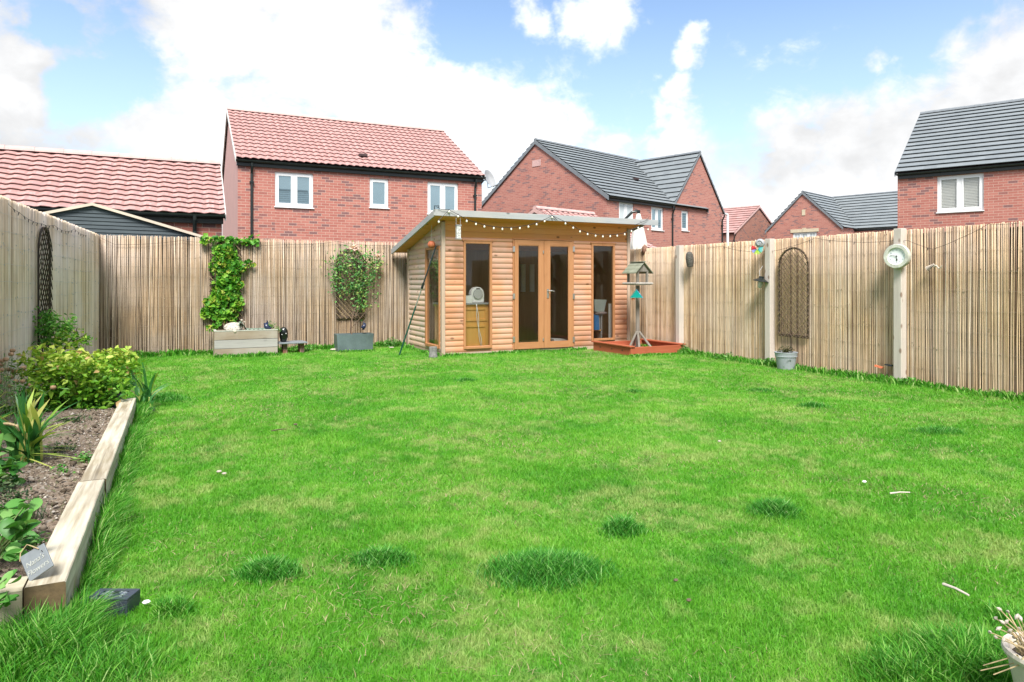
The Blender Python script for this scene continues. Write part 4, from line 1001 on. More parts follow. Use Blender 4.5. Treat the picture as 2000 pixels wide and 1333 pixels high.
# doors
dm = fz(1060.5, 600).x
mb = MB(); mb.box(rD[0] - .0, rD[0] + .022, SY0 - .032, SY0 + .03, rD[2], rD[3]); mb.box(rD[1] - .022, rD[1], SY0 - .032, SY0 + .03, rD[2], rD[3]); mb.box(rD[0], rD[1], SY0 - .036, SY0 + .03, rD[3] + .001, rD[3] + .02); mb.build("door_frame", M["joinery"], sh, bevel=.003)
for i, (a0, a1, gl) in enumerate(((rD[0] + .024, dm - .003, (1010, 1051)), (dm + .003, rD[1] - .024, (1072, 1109)))):
    z0, z1 = rD[2] + .008, rD[3] - .006; g0, g1 = fz(gl[0], 600).x, fz(gl[1], 600).x; gz0, gz1 = fz(1050, 669).z, fz(1050, 480).z
    d_ = MB(); y0, y1 = SY0 - .042, SY0 - .002
    d_.box(a0, g0, y0, y1, z0, z1); d_.box(g1, a1, y0, y1, z0, z1)
    do = d_.build("door", M["joinery"], sh, bevel=.003)
    for za_, zb_ in ((z0, gz0), (gz1, z1)): r_ = MB(); r_.box(g0, g1, y0 + .003, y1, za_, zb_); r_.build("rail", M["joinery_x"], do)
    bd = MB(); t_ = .012
    bd.box(g0, g1, y0 + .008, y0 + .018, gz0, gz0 + t_); bd.box(g0, g1, y0 + .008, y0 + .018, gz1 - t_, gz1); bd.box(g0, g0 + t_, y0 + .008, y0 + .018, gz0 + t_, gz1 - t_); bd.box(g1 - t_, g1, y0 + .008, y0 + .018, gz0 + t_, gz1 - t_); bd.build("glazing_bead", M["joinery"], do)
    p_ = MB(); p_.box(g0, g1, y0 + .02, y0 + .024, gz0, gz1); p_.build("pane", M["glass"], do)
    for vz in (487, 579, 663):
        hx = rD[0] - .012 if i == 0 else rD[1] - .03; z = fz(1000 if i == 0 else 1119, vz).z
        h = MB(); h.box(hx, hx + .042, y0 - .006, y0 - .001, z - .045, z + .045); h.tube([(hx + .02, y0 - .008, z - .05), (hx + .02, y0 - .008, z + .05)], .006, 8); h.build("hinge", M["metal"], do)
hz = fz(1067, 571).z; hx = fz(1067.5, 571).x
h = MB(); h.box(hx - .018, hx + .018, SY0 - .052, SY0 - .043, hz - .10, hz + .055); h.tube([(hx, SY0 - .05, hz + .02), (hx, SY0 - .095, hz + .02), (hx + .05, SY0 - .10, hz + .025), (hx + .10, SY0 - .095, hz + .012)], .009, 8); h.build("handle", M["metal"], do)
for vz in (493, 663):
    z = fz(1059, vz).z; h = MB(); h.tube([(dm - .02, SY0 - .05, z - .025), (dm - .02, SY0 - .05, z + .025)], .010, 8); h.build("bolt", M["metal"], do)

# things inside, seen through the glass
tz = fz(930, 593).z
tt_ = thing("wooden_cabinet", "wooden panelled cabinet inside the summerhouse behind the left window", "cabinet", (4.2, 10.75, .05))
mb = MB(); mb.box(3.9, 4.75, 10.45, 11.0, .05, tz - .02); mb.build("carcass", M["cabinet"], tt_)
mb = MB()
for (a, b_, c_, d_2) in ((4.02, 4.62, .12, .48), (4.02, 4.62, .55, tz - .08)):
    for (x0, x1, z0, z1) in ((a, b_, c_, c_ + .03), (a, b_, d_2 - .03, d_2), (a, a + .03, c_ + .03, d_2 - .03), (b_ - .03, b_, c_ + .03, d_2 - .03)): mb.box(x0, x1, 10.435, 10.449, z0, z1)
mb.build("door_panel", M["cabinet"], tt_)
mb = MB(); mb.box(3.87, 4.80, 10.41, 11.02, tz - .02, tz + .005); mb.build("top", M["grey_plastic"], tt_)
hc = onY(931, 578, 10.52); hr = .125
ht = thing("fan_heater", "round white fan heater standing on the cabinet behind the left window", "fan heater", (hc.x, 10.55, tz + .005))
mb = MB(); cz = tz + .005 + hr + .02
pr = [(x, z) for x, z in ((-.115, tz + .006), (.115, tz + .006), (.12, cz), (.105, cz + .06), (.06, cz + .108), (0, cz + .12), (-.06, cz + .108), (-.105, cz + .06), (-.12, cz))]
mb.prism([(hc.x + x, 10.47, z) for x, z in pr], (0, .12, 0)); mb.build("casing", M["white"], ht, bevel=.012)
mb = MB(); mb.lathe([(.085, .0), (.088, .006), (.078, .010)], (hc.x, 10.465, cz), 28, (0, -1, 0)); mb.build("grille_ring", M["grey_plastic"], ht)
mb = MB()
for q in range(9):
    x = -.07 + q * .0175; h_ = math.sqrt(max(0, .078 ** 2 - x * x)); mb.box(hc.x + x - .003, hc.x + x + .003, 10.448, 10.453, cz - h_, cz + h_)
mb.build("grille", M["white"], ht)
mb = MB(); mb.box(hc.x - .03, hc.x + .03, 10.455, 10.469, cz + .083, cz + .098); mb.build("handle_slot", M["black_plastic"], ht)
p = onY(916, 588, 10.42)
mb = MB(); mb.box(p.x - .07, p.x + .055, 10.42, 10.432, tz + .006, tz + .13); loose(mb, "white_card", M["white"], "small square white card leaning beside the fan heater on the cabinet", "card")
mb = MB()
for ph in (0, 2.4): mb.tube([(hc.x - .06 + .018 * math.sin(ph + i * .8) + .012 * i, 10.405, tz - .01 - i * (tz - .12) / 8) for i in range(9)], .0055, 6)
loose(mb, "power_flex", M["white"], "white electric flex hanging down the front of the cabinet", "cable", smooth=True)
# inside right window: storage unit, bin, board
t = thing("storage_shelf", "low grey storage shelf with wooden edges inside the right window", "shelf", (6.75, 10.8, .05))
x0, x1 = fz(1161, 600).x + .0, fz(1190, 600).x
mb = MB(); mb.box(x0, x1, 10.6, 10.95, .30, .32); mb.box(x0, x1, 10.6, 10.95, .13, .15); mb.build("shelf", M["cabinet"], t)
mb = MB(); mb.box(x0 + .02, x1 - .02, 10.62, 10.93, .32, .60); mb.build("grey_box", M["grey_plastic"], t)
mb = MB(); mb.box(x0 - .01, x0 + .012, 10.6, 10.95, .05, .62); mb.box(x1 - .012, x1 + .01, 10.6, 10.95, .05, .62); mb.build("side_panel", M["grey_plastic"], t)
mb = MB(); a = onY(1160, 640, 10.58); mb.hexa([(a.x, 10.56, .32), (a.x + .11, 10.56, .32), (a.x + .11, 10.59, .32), (a.x, 10.59, .32)], [(a.x, 10.56, .60), (a.x + .09, 10.56, .58), (a.x + .09, 10.59, .58), (a.x, 10.59, .60)]); loose(mb, "blue_carton", M["blue"], "blue carton standing behind the right window of the summerhouse", "carton")
mb = MB(); a = onY(1159, 592, 10.6); mb.hexa([(a.x + .03, 10.59, .66), (a.x + .22, 10.59, .62), (a.x + .22, 10.72, .62), (a.x + .03, 10.72, .66)], [(a.x, 10.57, .88), (a.x + .27, 10.57, .87), (a.x + .27, 10.75, .87), (a.x, 10.75, .88)]); loose(mb, "grey_bin", simple("pale_grey_tub", (.40, .47, .47), .5, .05), "pale grey tub on top of the shelf behind the right window", "tub")
mb = MB(); a = onY(1176, 611, 10.58); q = []
mb.lathe([(.10, 0), (.12, .02), (.08, .05), (.02, .06)], (a.x, 10.62, .60), 16, sx=1.2, sy=.5); loose(mb, "folded_cloth", simple("patterned_cloth", (.25, .20, .20), .9, .6, 40), "crumpled patterned cloth between the grey tub and the shelf", "cloth")
mb = MB(); a, b_ = onY(1189, 650, 10.52), onY(1199, 650, 10.52); mb.box(a.x, a.x + .11, 10.50, 10.53, .055, .80); o = loose(mb, "white_board", M["white"], "upright white panel with dark shapes at the right side of the right window", "panel")
mb = MB()
for z in (.58, .22): mb.lathe([(.045, 0), (.045, .003)], (a.x + .10, 10.497, z), 14, (0, -1, 0), sx=.6, sy=1.2)
BASE[o.name] = Vector(o.location); mb.build("dark_shape", M["black_plastic"], o)
a = onY(1092, 660, 10.75); mb = MB(); mb.hexa([(a.x - .13, 10.70, .05), (a.x + .14, 10.70, .05), (a.x + .14, 10.9, .05), (a.x - .13, 10.9, .05)], [(a.x - .15, 10.68, .17), (a.x + .13, 10.68, .15), (a.x + .13, 10.9, .16), (a.x - .15, 10.9, .18)]); loose(mb, "white_box", M["white"], "white box on the floor inside the right hand glazed door", "box")
a = onY(1033, 530, 12.0); mb = MB(); 
for k in range(2): mb.box(a.x - .15 + .2 * k, a.x - .06 + .2 * k, 12.03, 12.075, 1.0, 1.55)
loose(mb, "pale_curtain", M["curtain"], "narrow pale curtain strips hanging on the back wall behind the left door", "curtain")

# festoon lights on the fascia
yb = FY0 - .05
bl = [(c[0] / 4.165 + 750, c[1] / 4.165 + 390) for c in ((530, 100), (603, 138), (673, 177), (748, 202), (817, 222), (893, 235), (963, 242), (1035, 242), (1105, 235), (1175, 223))]
bl += [(c[0] / 4.167 + 1000, c[1] / 4.167 + 390) for c in ((200, 204), (265, 178), (327, 145), (435, 197), (498, 232), (553, 262), (615, 284), (680, 297), (739, 303), (799, 301), (856, 297), (917, 285), (972, 259), (1027, 233), (1107, 245))]
bl.insert(0, (857, 434))
fl = thing("festoon_lights", "string of small round warm white bulbs draped along the front of the summerhouse roof", "string lights", (5.6, yb, 2.0))
P = [onY(u, v, yb) for u, v in bl]; P.sort(key=lambda p: p.x)
mb = MB(); mb.tube([p + V(0, .0, .028) for p in P], .0045, 5, cap=False); mb.build("cable", M["cable"], fl)
mb = MB(); mb.tube([P[1] + V(0, 0, .03), onY(862, 409, yb), onY(852, 404, yb + .05)], .0045, 5); mb.tube([onY(1070, 413, yb), onY(1088, 430, yb), P[-13] + V(0, 0, .03)], .0045, 5); mb.tube([onY(1240, 440, yb), onY(1262, 431, yb), onY(1268, 424, yb)], .0045, 5); mb.build("cable_tail", M["cable"], fl)
for p in P:
    mb = MB(); mb.lathe([(.003, -.019), (.011, -.015), (.0155, -.005), (.015, .004), (.009, .016), (.008, .022)], p, 10); b_ = mb.build("bulb", M["bulb"], fl, smooth=True)
    mb = MB(); mb.lathe([(.009, .02), (.009, .034), (.005, .04)], p, 8); mb.build("socket", M["cable"], b_)
# little lamp hanging on the fascia end (black clip)
mb = MB(); a = onY(851, 409, yb); mb.tube([a + V(-.02, 0, .0), a + V(-.02, 0, .05), a + V(.05, 0, .055), a + V(.05, 0, .02)], .008, 6); loose(mb, "roof_hook", M["black_plastic"], "small black hook at the left end of the summerhouse fascia", "hook")
# hanging peanut feeder
a = onY(895, 442, yb + .0); t = thing("wire_feeder", "silvery rectangular bird feeder hanging from the summerhouse fascia", "bird feeder", (a.x, yb, a.z - .11))
mb = MB(); mb.box(a.x - .032, a.x + .032, yb - .03, yb + .03, a.z - .19, a.z + .0); mb.build("seed_block", simple("seed_mix", (.50, .50, .48), .8, .6, 60), t)
mb = MB()
for sx in (-.036, .036): mb.tube([(a.x + sx, yb, a.z - .2), (a.x + sx, yb, a.z + .13)], .004, 6)
mb.box(a.x - .042, a.x + .042, yb - .038, yb + .038, a.z + .001, a.z + .02); mb.box(a.x - .042, a.x + .042, yb - .038, yb + .038, a.z - .21, a.z - .191); mb.build("cage", M["metal"], t)
# orange hanging ball
a = onX(843, 478, SX0 - .12); t = thing("clay_ball", "orange clay pumpkin shaped ball hanging beside the summerhouse side window", "hanging ball", (a.x, a.y, a.z - .06))
mb = MB(); n = 20; vs = []
for i in range(9):
    ph = math.pi * i / 8
    for k in range(n):
        th = 2 * math.pi * k / n; r = .062 * math.sin(ph) * (1 + .08 * math.cos(th * 6)) + .001; vs.append((a.x + r * math.cos(th), a.y + r * math.sin(th), a.z - .062 * math.cos(ph)))
mb.add(vs, [(i * n + k, i * n + (k + 1) % n, (i + 1) * n + (k + 1) % n, (i + 1) * n + k) for i in range(8) for k in range(n)]); mb.build("ball", M["orange"], t, smooth=True)
mb = MB(); mb.tube([(a.x, a.y, a.z + .06), (a.x, a.y, roofz(a.y) - .02)], .003, 5); mb.build("string", M["wire"], t)
# clothes prop leaning on the corner
p0 = onZ(780, 694, 0); p1 = onX(852, 480, SX0 - .07); t = thing("line_prop", "long dark green telescopic pole leaning against the summerhouse side", "clothes prop", tuple(p0))
mb = MB(); mb.tube([p0, p0.lerp(p1, .45)], .013, 10); mb.build("lower_tube", simple("prop_green", (.01, .07, .05), .35, .15), t)
mb = MB(); mb.tube([p0.lerp(p1, .45), p0.lerp(p1, .62)], .011, 10); mb.build("middle_tube", M["metal"], t)
mb = MB(); mb.tube([p0.lerp(p1, .61), p0.lerp(p1, .66)], .019, 10); mb.build("collar", M["black_plastic"], t)
mb = MB(); mb.tube([p0.lerp(p1, .66), p1], [.012, .011], 10); mb.build("upper_tube", simple("prop_dark", (.015, .03, .035), .35, .15), t)
# grey log pot at the foot of the corner
a = onZ(846, 699, 0); mb = MB(); mb.lathe([(.068, 0), (.07, .02), (.062, .10), (.066, .17), (.060, .172), (.05, .15)], (a.x, a.y, 0), 14); loose(mb, "log_stump", M["bark_log"], "short grey log standing at the summerhouse front left corner", "log", smooth=False)

# ================================================================== SANDPIT + BIRD TABLE
px0, px1, py0, py1 = 6.52, 7.60, 9.02, 10.12; H = .145
t = thing("sandpit", "square red brown stained wooden sandpit frame beside the summerhouse", "sandpit", (7.0, 9.6, 0))
for args, mm in (((px0, px1, py0, py0 + .03), "red_stain"), ((px0, px1, py1 - .03, py1), "red_stain"), ((px0, px0 + .03, py0 + .03, py1 - .03), "red_stain_y"), ((px1 - .03, px1, py0 + .03, py1 - .03), "red_stain_y")):
    mb = MB(); mb.box(*args, -.02, H); mb.build("side_board", M[mm], t, bevel=.004)
for y in (0,):
    mb = MB(); mb.box(px0 - .03, px0 + .075, py0 - .02, py1 + .02, H + .001, H + .022); mb.build("edge_seat", M["red_stain_y"], t, bevel=.005)
    mb = MB(); mb.box(px1 - .075, px1 + .03, py0 - .02, py1 + .02, H + .001, H + .022); mb.build("edge_seat", M["red_stain_y"], t, bevel=.005)
mb = MB(); mb.box(px0 + .03, px1 - .03, py0 + .03, py1 - .03, -.02, .035); mb.build("sand_tray", M["red_stain"], t)
mb = MB()
for y in (9.25, 9.55, 9.9): mb.lathe([(.013, 0), (.013, .003)], (px0 - .001, y, .08), 12, (-1, 0, 0))
mb.build("screw_hole", M["black_plastic"], t)

bx, by = 7.13, 9.66; d_b = bx * S_ + by * C_
def bz(v): return CAMZ - (v - HOR) * d_b / FPX
t = thing("bird_table", "weathered wooden bird table with pitched roof standing in the sandpit", "bird table", (bx, by, .035))
RA = R(-38); ca, sa = math.cos(RA), math.sin(RA)      # local x = ridge direction
fb = Frame((bx, by), camdir(.5, -.87), camdir(.87, .5))   # a: ridge dir toward viewer-right, b: across
mb = MB(); mb.tube([(bx, by, .035), (bx, by, bz(558))], .037, 14); mb.build("pole", M["bird_wood"], t)
for k, (ang, ) in enumerate(((R(200),), (R(-62),), (R(70),), (R(-120),))):
    dx, dy = math.cos(ang), math.sin(ang)
    mb = MB(); mb.tube([(bx + dx * .03, by + dy * .03, .34), (bx + dx * .27, by + dy * .27, .055)], .021, 8); mb.build("brace", M["bird_wood"], t)
mb = MB(); mb.bar((bx - .28, by + .05, .06), (bx + .24, by - .16, .06), .04, .045); mb.bar((bx - .05, by - .25, .058), (bx + .08, by + .26, .058), .04, .04); mb.build("foot", M["bird_wood"], t)
zt0 = bz(557)
mb = MB(); fb.box(mb, -.17, .17, -.16, .16, zt0, zt0 + .02); mb.build("tray", M["bird_wood"], t)
mb = MB()
for (a0, b0, a1, b1) in ((-.185, -.17, .185, -.17), (-.185, .17, .185, .17), (-.18, -.175, -.18, .175), (.18, -.175, .18, .175)):
    mb.tube([fb.p(a0, b0, zt0 + .025), fb.p(a1, b1, zt0 + .025)], .02, 8)
mb.build("tray_rail", simple("pale_half_round", (.36, .34, .31), .8, .3, 20), t)
zr0 = bz(531); zr1 = bz(514)
for a in (-.12, .12):
    for b_ in (-.105, .105):
        mb = MB(); fb.box(mb, a - .017, a + .017, b_ - .017, b_ + .017, zt0 + .02, zr0 + .0); mb.build("upright", M["bird_wood"], t)
mb = MB()
for a in (-.14, .125): mb.prism([fb.p(a, -.13, zr0), fb.p(a, .13, zr0), fb.p(a, 0, zr1 - .01)], fb.ex * .015)
mb.build("gable", M["bird_wood"], t)
rr = MB(); sl2 = (zr1 - zr0) / .155
for s in (-1, 1):
    for i in range(3):
        b0 = .195 - i * .065; b1 = b0 - .08; z0 = zr1 - b0 * sl2 + .004 + .004 * 0; z1 = zr1 - max(0, b1) * sl2 + .012
        b1 = max(0, b1); p = [fb.p(-.18, s * b0, z0), fb.p(.18, s * b0, z0), fb.p(.18, s * b1, z1 - .006), fb.p(-.18, s * b1, z1 - .006)]; u_ = V(0, 0, .012)
        rr.rnd(); rr.hexa(p, [q + u_ + V(0, 0, .006) for q in p[:2]] + [q + u_ - V(0, 0, .004) for q in p[2:]])
fb.box(rr, -.185, .185, -.035, .035, zr1 + .012, zr1 + .024); rr.build("roof", M["bird_roof"], t)
# hanging blue and green feeder
q = cf(1242, d_b - .18); t = thing("hanging_feeder", "small blue and teal tent shaped feeder hanging under the bird table", "bird feeder", (q.x, q.y, bz(581)))
ff = Frame((q.x, q.y), (.9, -.45), (.45, .9)); zt_, zb_ = bz(566), bz(582)
mb = MB(); u_ = ff.ey * .12; mb.prism([ff.p(-.0, -.06, zt_), ff.p(.005, -.06, zt_ + .004), ff.p(.115, -.06, zb_), ff.p(.105, -.06, zb_)], u_); mb.build("printed_side", simple("printed_blue", (.12, .38, .62), .4, .6, 30), t)
mb = MB(); mb.prism([ff.p(-.10, -.058, zb_ + .005), ff.p(.10, -.058, zb_ + .005), ff.p(0, -.058, zt_ - .004)], ff.ey * .115); mb.build("teal_body", M["teal"], t)
mb = MB(); mb.tube([(q.x, q.y, zt_), (q.x, q.y, zt0 + .0)], .003, 5); mb.build("hook", M["metal"], t)
mb = MB(); pq = ff.p(-.05, -.02, zb_ - .03); mb.box(pq.x - .02, pq.x + .02, pq.y - .02, pq.y + .02, pq.z, zb_); mb.build("fat_block", M["orange"], t)
# hanging woven ornament near the summerhouse corner
a = cf(1259, 12.6, 487); t = thing("woven_nest", "reddish brown woven nest pouch hanging at the summerhouse right corner", "nest pouch", (a.x, a.y, a.z - .06))
mb = MB(); mb.lathe([(.008, -.09), (.03, -.075), (.052, -.03), (.055, .01), (.045, .045), (.02, .07), (.006, .085)], a, 14); mb.build("pouch", simple("woven_brown", (.26, .14, .10), .9, .5, 50), t)
mb = MB(); mb.tube([a + V(0, 0, .08), a + V(-.02, 0, .2), a + V(-.045, 0, .36)], .003, 5); mb.tube([a + V(.0, 0, .2), a + V(-.05, -.0, .42), a + V(.045, 0, .43)], .006, 5) if False else None; mb.build("string", M["wire"], t)

# ================================================================== RIGHT FENCE ORNAMENTS
XF = 7.655
a = onX(1347, 507, XF - .03); mb = MB(); mb.lathe([(.035, -.13), (.048, -.12), (.062, -.05), (.066, .02), (.055, .09), (.034, .12), (.01, .128)], a, 16, (-.08, .0, 1)); loose(mb, "wicker_pouch", M["wicker"], "dark grey wicker nesting pouch near the top of the right fence", "nesting pouch")
# arched trellises
def trellis(name, label, o, ax, nrm, w, h, mats, spacing=.085, rr=.009, style=0, group=None):
    """o bottom centre; ax along; arch top"""
    o, ax, nrm = Vector(o), Vector(ax).normalized(), Vector(nrm).normalized(); hw = w / 2; zs = h - hw
    t = thing(name, label, "trellis", tuple(o), group)
    P = lambda x, z, off=.0: o + ax * x + V(0, 0, z) + nrm * off
    mb = MB()
    for k, oo in enumerate((0, .012)):
        r = hw - oo * 1.2
        pts = [P(-r, oo), P(-r, zs * .5)] + [P(-r * math.cos(q), zs + r * math.sin(q)) for q in [math.pi * i / 12 for i in range(13)]] + [P(r, zs * .5), P(r, oo)]
        mb.tube(pts, rr * 1.25, 6)
    for z in (0, .02): mb.tube([P(-hw, z), P(hw, z + .004)], rr * 1.2, 6)
    mb.build("hoop_frame", mats[0], t)
    def inside(x, z):
        if z < 0 or abs(x) > hw: return False
        return z <= zs or (x * x + (z - zs) ** 2) <= hw * hw
    for sgn, mm, off in ((1, mats[1], .012), (-1, mats[2], .022)):
        spc = spacing if not isinstance(spacing, tuple) else spacing[sgn < 0]
        mb = MB(); c = -h
        while c < h + w:
            run = []; m_ = 60
            for i in range(m_ + 1):
                x = -hw + w * i / m_; z = c + sgn * x * 1.15 + (0 if sgn > 0 else 0)
                if inside(x, z): run.append((x, z))
            if len(run) > 2:
                (x0, z0), (x1, z1) = run[0], run[-1]; mb.tube([P(x0 - .015, z0 - sgn * .015, off), P((x0 + x1) / 2, (z0 + z1) / 2, off + .004), P(x1 + .015, z1 + sgn * .015, off)], rr * random.uniform(.55, .8), 5)
            c += spc * random.uniform(.85, 1.15)
        mb.build("lattice", mm, t)
    return t
a0, a1 = onX(1519, 657, XF), onX(1577, 660, XF); zt = onX(1547, 484, XF).z; zb = (a0.z + a1.z) / 2; w_ = abs(a0.y - a1.y)
trellis("arched_trellis", "brown willow arched trellis fixed to the right fence above the grey pot", (XF + .02, (a0.y + a1.y) / 2, zb), (0, 1, 0), (-1, 0, 0), w_, zt - zb, (M["trellis"], M["trellis"], M["trellis_pale"]), (.07, .15), .0065)
a0, a1 = onY(411, 628, 12.44), onY(471, 626, 12.44); zt = onY(440, 472, 12.44).z
trellis("arched_trellis", "arched trellis mostly hidden by the leafy climber behind the wooden planter", ((a0.x + a1.x) / 2, 12.46, a0.z), (1, 0, 0), (0, -1, 0), a1.x - a0.x, zt - a0.z, (M["trellis"], M["trellis"], M["trellis_pale"]), .10)
T1 = ((a0.x + a1.x) / 2, a0.z, zt)
a0, a1 = onY(658, 622, 12.44), onY(712, 620, 12.44); zt = onY(684, 487, 12.44).z
trellis("arched_trellis", "arched trellis behind the climbing rose in the grey trough", ((a0.x + a1.x) / 2, 12.46, a0.z), (1, 0, 0), (0, -1, 0), a1.x - a0.x, zt - a0.z, (M["trellis"], M["trellis"], M["trellis_pale"]), .10)
q0, q1 = onL(67, 690, *LINE_L), onL(90, 690, *LINE_L); qt = onL(81, 445, *LINE_L); dd = (q1 - q0); dd.z = 0
trellis("arched_trellis", "dark twig arched trellis seen edge-on against the left fence", ((q0.x + q1.x) / 2 + .035, (q0.y + q1.y) / 2, q0.z * 0 + .42), tuple(dd), (1, -.05, 0), dd.length, qt.z - .42, (M["trellis_dark"], M["trellis"], M["trellis_dark"]), .11, .007)
# clock
ck = onX(1751, 501, XF - .10); ck.x = 7.575
t = thing("garden_clock", "round pale verdigris clock with white dial on the right hand fence post", "clock", (ck.x, ck.y, ck.z - .14))
nx_ = V(-1, -.22, 0).normalized(); sx_ = nx_.cross(V(0, 0, 1)).normalized(); Rr = .142
mb = MB(); mb.lathe([(Rr * .96, -.03), (Rr, .0), (Rr, .04), (Rr * .96, .052), (Rr * .72, .052), (Rr * .66, .036), (Rr * .66, .03)], ck, 40, nx_, cap=False); mb.build("ring", M["clock_ring"], t, smooth=False)
mb = MB(); mb.lathe([(Rr * .97, -.028), (Rr * .97, -.02)], ck, 32, nx_); mb.build("back_plate", M["clock_ring"], t)
mb = MB(); mb.lathe([(Rr * .665, .024), (Rr * .665, .031)], ck, 36, nx_); mb.build("dial", M["clock_face"], t)
def cp(ang, r, off): return ck + nx_ * off + (-sx_) * 0 + sx_ * (math.sin(ang) * r * CS) + V(0, 0, math.cos(ang) * r)
CS = 1.0 if sx_.dot(V(C_, -S_, 0)) > 0 else -1.0
mb = MB(); am = 2 * math.pi * 47 / 60; ah = 2 * math.pi * (5 + 47 / 60) / 12
mb.bar(cp(am + math.pi, .012, .038), cp(am, .070, .038), .0045, .002, nx_); mb.build("minute_hand", M["ink"], t)
mb = MB(); mb.bar(cp(ah + math.pi, .01, .036), cp(ah, .03, .036), .005, .002, nx_); mb.bar(cp(ah, .03, .036), cp(ah, .05, .036), .013, .002, nx_); mb.bar(cp(ah, .05, .036), cp(ah, .058, .036), .005, .002, nx_); mb.lathe([(.007, .036), (.007, .041)], ck, 10, nx_); mb.build("hour_hand", M["ink"], t)
def text_mesh(s, size, m, parent, origin, ux, uy, name="lettering", ext=.0008, align="CENTER", shear=0.0):
    cu = bpy.data.curves.new("txt", "FONT"); cu.body = s; cu.size = size; cu.align_x = align; cu.align_y = "CENTER"; cu.extrude = ext; cu.shear = shear
    to = bpy.data.objects.new("txt", cu); COL.objects.link(to); bpy.context.view_layer.update()
    me = bpy.data.meshes.new_from_object(to.evaluated_get(bpy.context.evaluated_depsgraph_get())); bpy.data.objects.remove(to)
    ux, uy = Vector(ux).normalized(), Vector(uy).normalized(); uz = ux.cross(uy); base = BASE[parent.name]
    for v in me.vertices: v.co = Vector(origin) + ux * v.co.x + uy * v.co.y + uz * v.co.z - base
    me.materials.clear(); me.materials.append(m); o = bpy.data.objects.new(name, me); COL.objects.link(o); o.parent = parent; BASE[o.name] = base
    return o
for k in range(1, 13):
    ang = 2 * math.pi * k / 12; text_mesh(str(k), .02, M["ink_pale"], t, cp(ang, .073, .0325), sx_ * CS, (0, 0, 1), "numeral")
# rainbow spinner and grey head on the middle post
a = onX(1488, 484, 7.60); a.x = 7.56
t = thing("ribbon_spinner", "rainbow coloured ribbon spinner with grey round top on the middle fence post", "wind spinner", (a.x, a.y, a.z - .1))
vdir = V(-S_ * 0 - .85, -.5, 0).normalized(); sv = V(.5, -.85, 0) * 1.0
mb = MB(); mb.lathe([(.01, .035), (.04, .03), (.062, .012), (.068, -.01), (.06, -.035), (.03, -.05)], a + V(0, 0, .06), 20, vdir); mb.build("grey_boss", M["grey_plastic"], t, smooth=True)
mb = MB(); ring = [a + V(0, 0, .06) + vdir * .035 + sv * math.cos(q * .5) * (.045 - q * .0022) + V(0, 0, math.sin(q * .5) * (.045 - q * .0022)) for q in range(16)]; mb.tube(ring, .006, 6); mb.build("scroll", M["pot_grey"], t)
for k, mm in enumerate(("r_purple", "r_green", "r_red", "r_teal")):
    mb = MB()
    for q in range(5):
        if mm == "r_green": ang = R(-128 + q * 19)
        elif mm == "r_purple": ang = R(-180 + q * 12)
        elif mm == "r_red": ang = R(150 + q * 10)
        else: ang = R(10 - q * 16)
        c0 = a + V(0, 0, -.015) - sv * .03 + vdir * .03
        d1 = sv * math.cos(ang) + V(0, 0, math.sin(ang)); mb.bar(c0 + d1 * .015, c0 + d1 * (.085), .013, .003, vdir)
    mb.build("ribbon", M[mm], t)
# black lantern
a = onX(1486, 549, 7.56); t = thing("shade_lantern", "black conical shade lantern with clear glass hanging on the middle fence post", "lantern", (a.x, a.y, a.z - .13))
tl = V(.15, -.12, 1).normalized()
mb = MB(); mb.lathe([(.112, -.012), (.11, -.002), (.05, .03), (.036, .04), (.036, .062), (.03, .066)], a, 24, tl); mb.build("shade", M["black_plastic"], t, smooth=False)
mb = MB(); mb.lathe([(.033, -.012), (.036, -.04), (.030, -.085), (.018, -.105), (.004, -.11)], a, 14, tl, cap=False); mb.build("glass_jar", simple("frosted_jar", (.55, .53, .48), .15, .1), t, smooth=True)
mb = MB(); mb.tube([a + V(.0, .02, .06), a + V(.03, .05, .15), a + V(.08, .04, .22)], .003, 5); mb.tube([a + V(.04, .0, -.01), a + V(.055, .0, -.13), a + V(-.0, .0, -.13), a + V(-.035, 0, -.02)], .0025, 5); mb.build("wire_loop", M["wire"], t)
# fossil shell pendant
a = onX(1822, 522, 7.64); t = thing("shell_pendant", "pale pine cone and curled shell pendant hanging from the cable right of the clock", "pendant", (a.x, a.y, a.z - .05))
mb = MB(); mb.tube([onX(1822, 487, 7.655), a + V(0, 0, .03)], .0035, 5); mb.build("string", M["stem"], t)
mb = MB()
for i in range(7): mb.lathe([(.006, -.004), (.012 + .003 * i, .0), (.006, .006)], a + V(0, .012 * i - .01, .03 - .008 * i), 10, (0, .8, -.5))
mb.build("cone", M["shell"], t)
mb = MB(); mb.tube([a + V(0, -.01, -.0) + V(0, -.028 * i * .55, .018 * math.sin(i * 1.2)) for i in range(7)], [.009, .01, .009, .008, .007, .006, .004], 7); mb.build("curled_shell", M["shell"], t)
# two half pots at the fence foot
a = onX(1718, 716, 7.645); mb = MB(); mb.hexa([a + V(-.03, .05, -.006), a + V(-.03, -.045, -.02), a + V(.01, -.045, -.02), a + V(.01, .05, -.006)], [a + V(-.02, .055, .014), a + V(-.02, -.05, -.004), a + V(.01, -.05, -.004), a + V(.01, .055, .014)]); loose(mb, "orange_hook_feeder", M["orange"], "small orange plastic ledge poking out low on the right fence", "plastic ledge")
a = onX(1737, 713, 7.645); mb = MB(); mb.hexa([a + V(-.03, .045, -.008), a + V(-.03, -.045, -.014), a + V(.01, -.045, -.014), a + V(.01, .045, -.008)], [a + V(-.025, .045, .008), a + V(-.025, -.045, .003), a + V(.01, -.045, .003), a + V(.01, .045, .008)]); loose(mb, "black_ledge", M["black_plastic"], "small black plastic ledge low on the right fence next to the clock post", "plastic ledge")
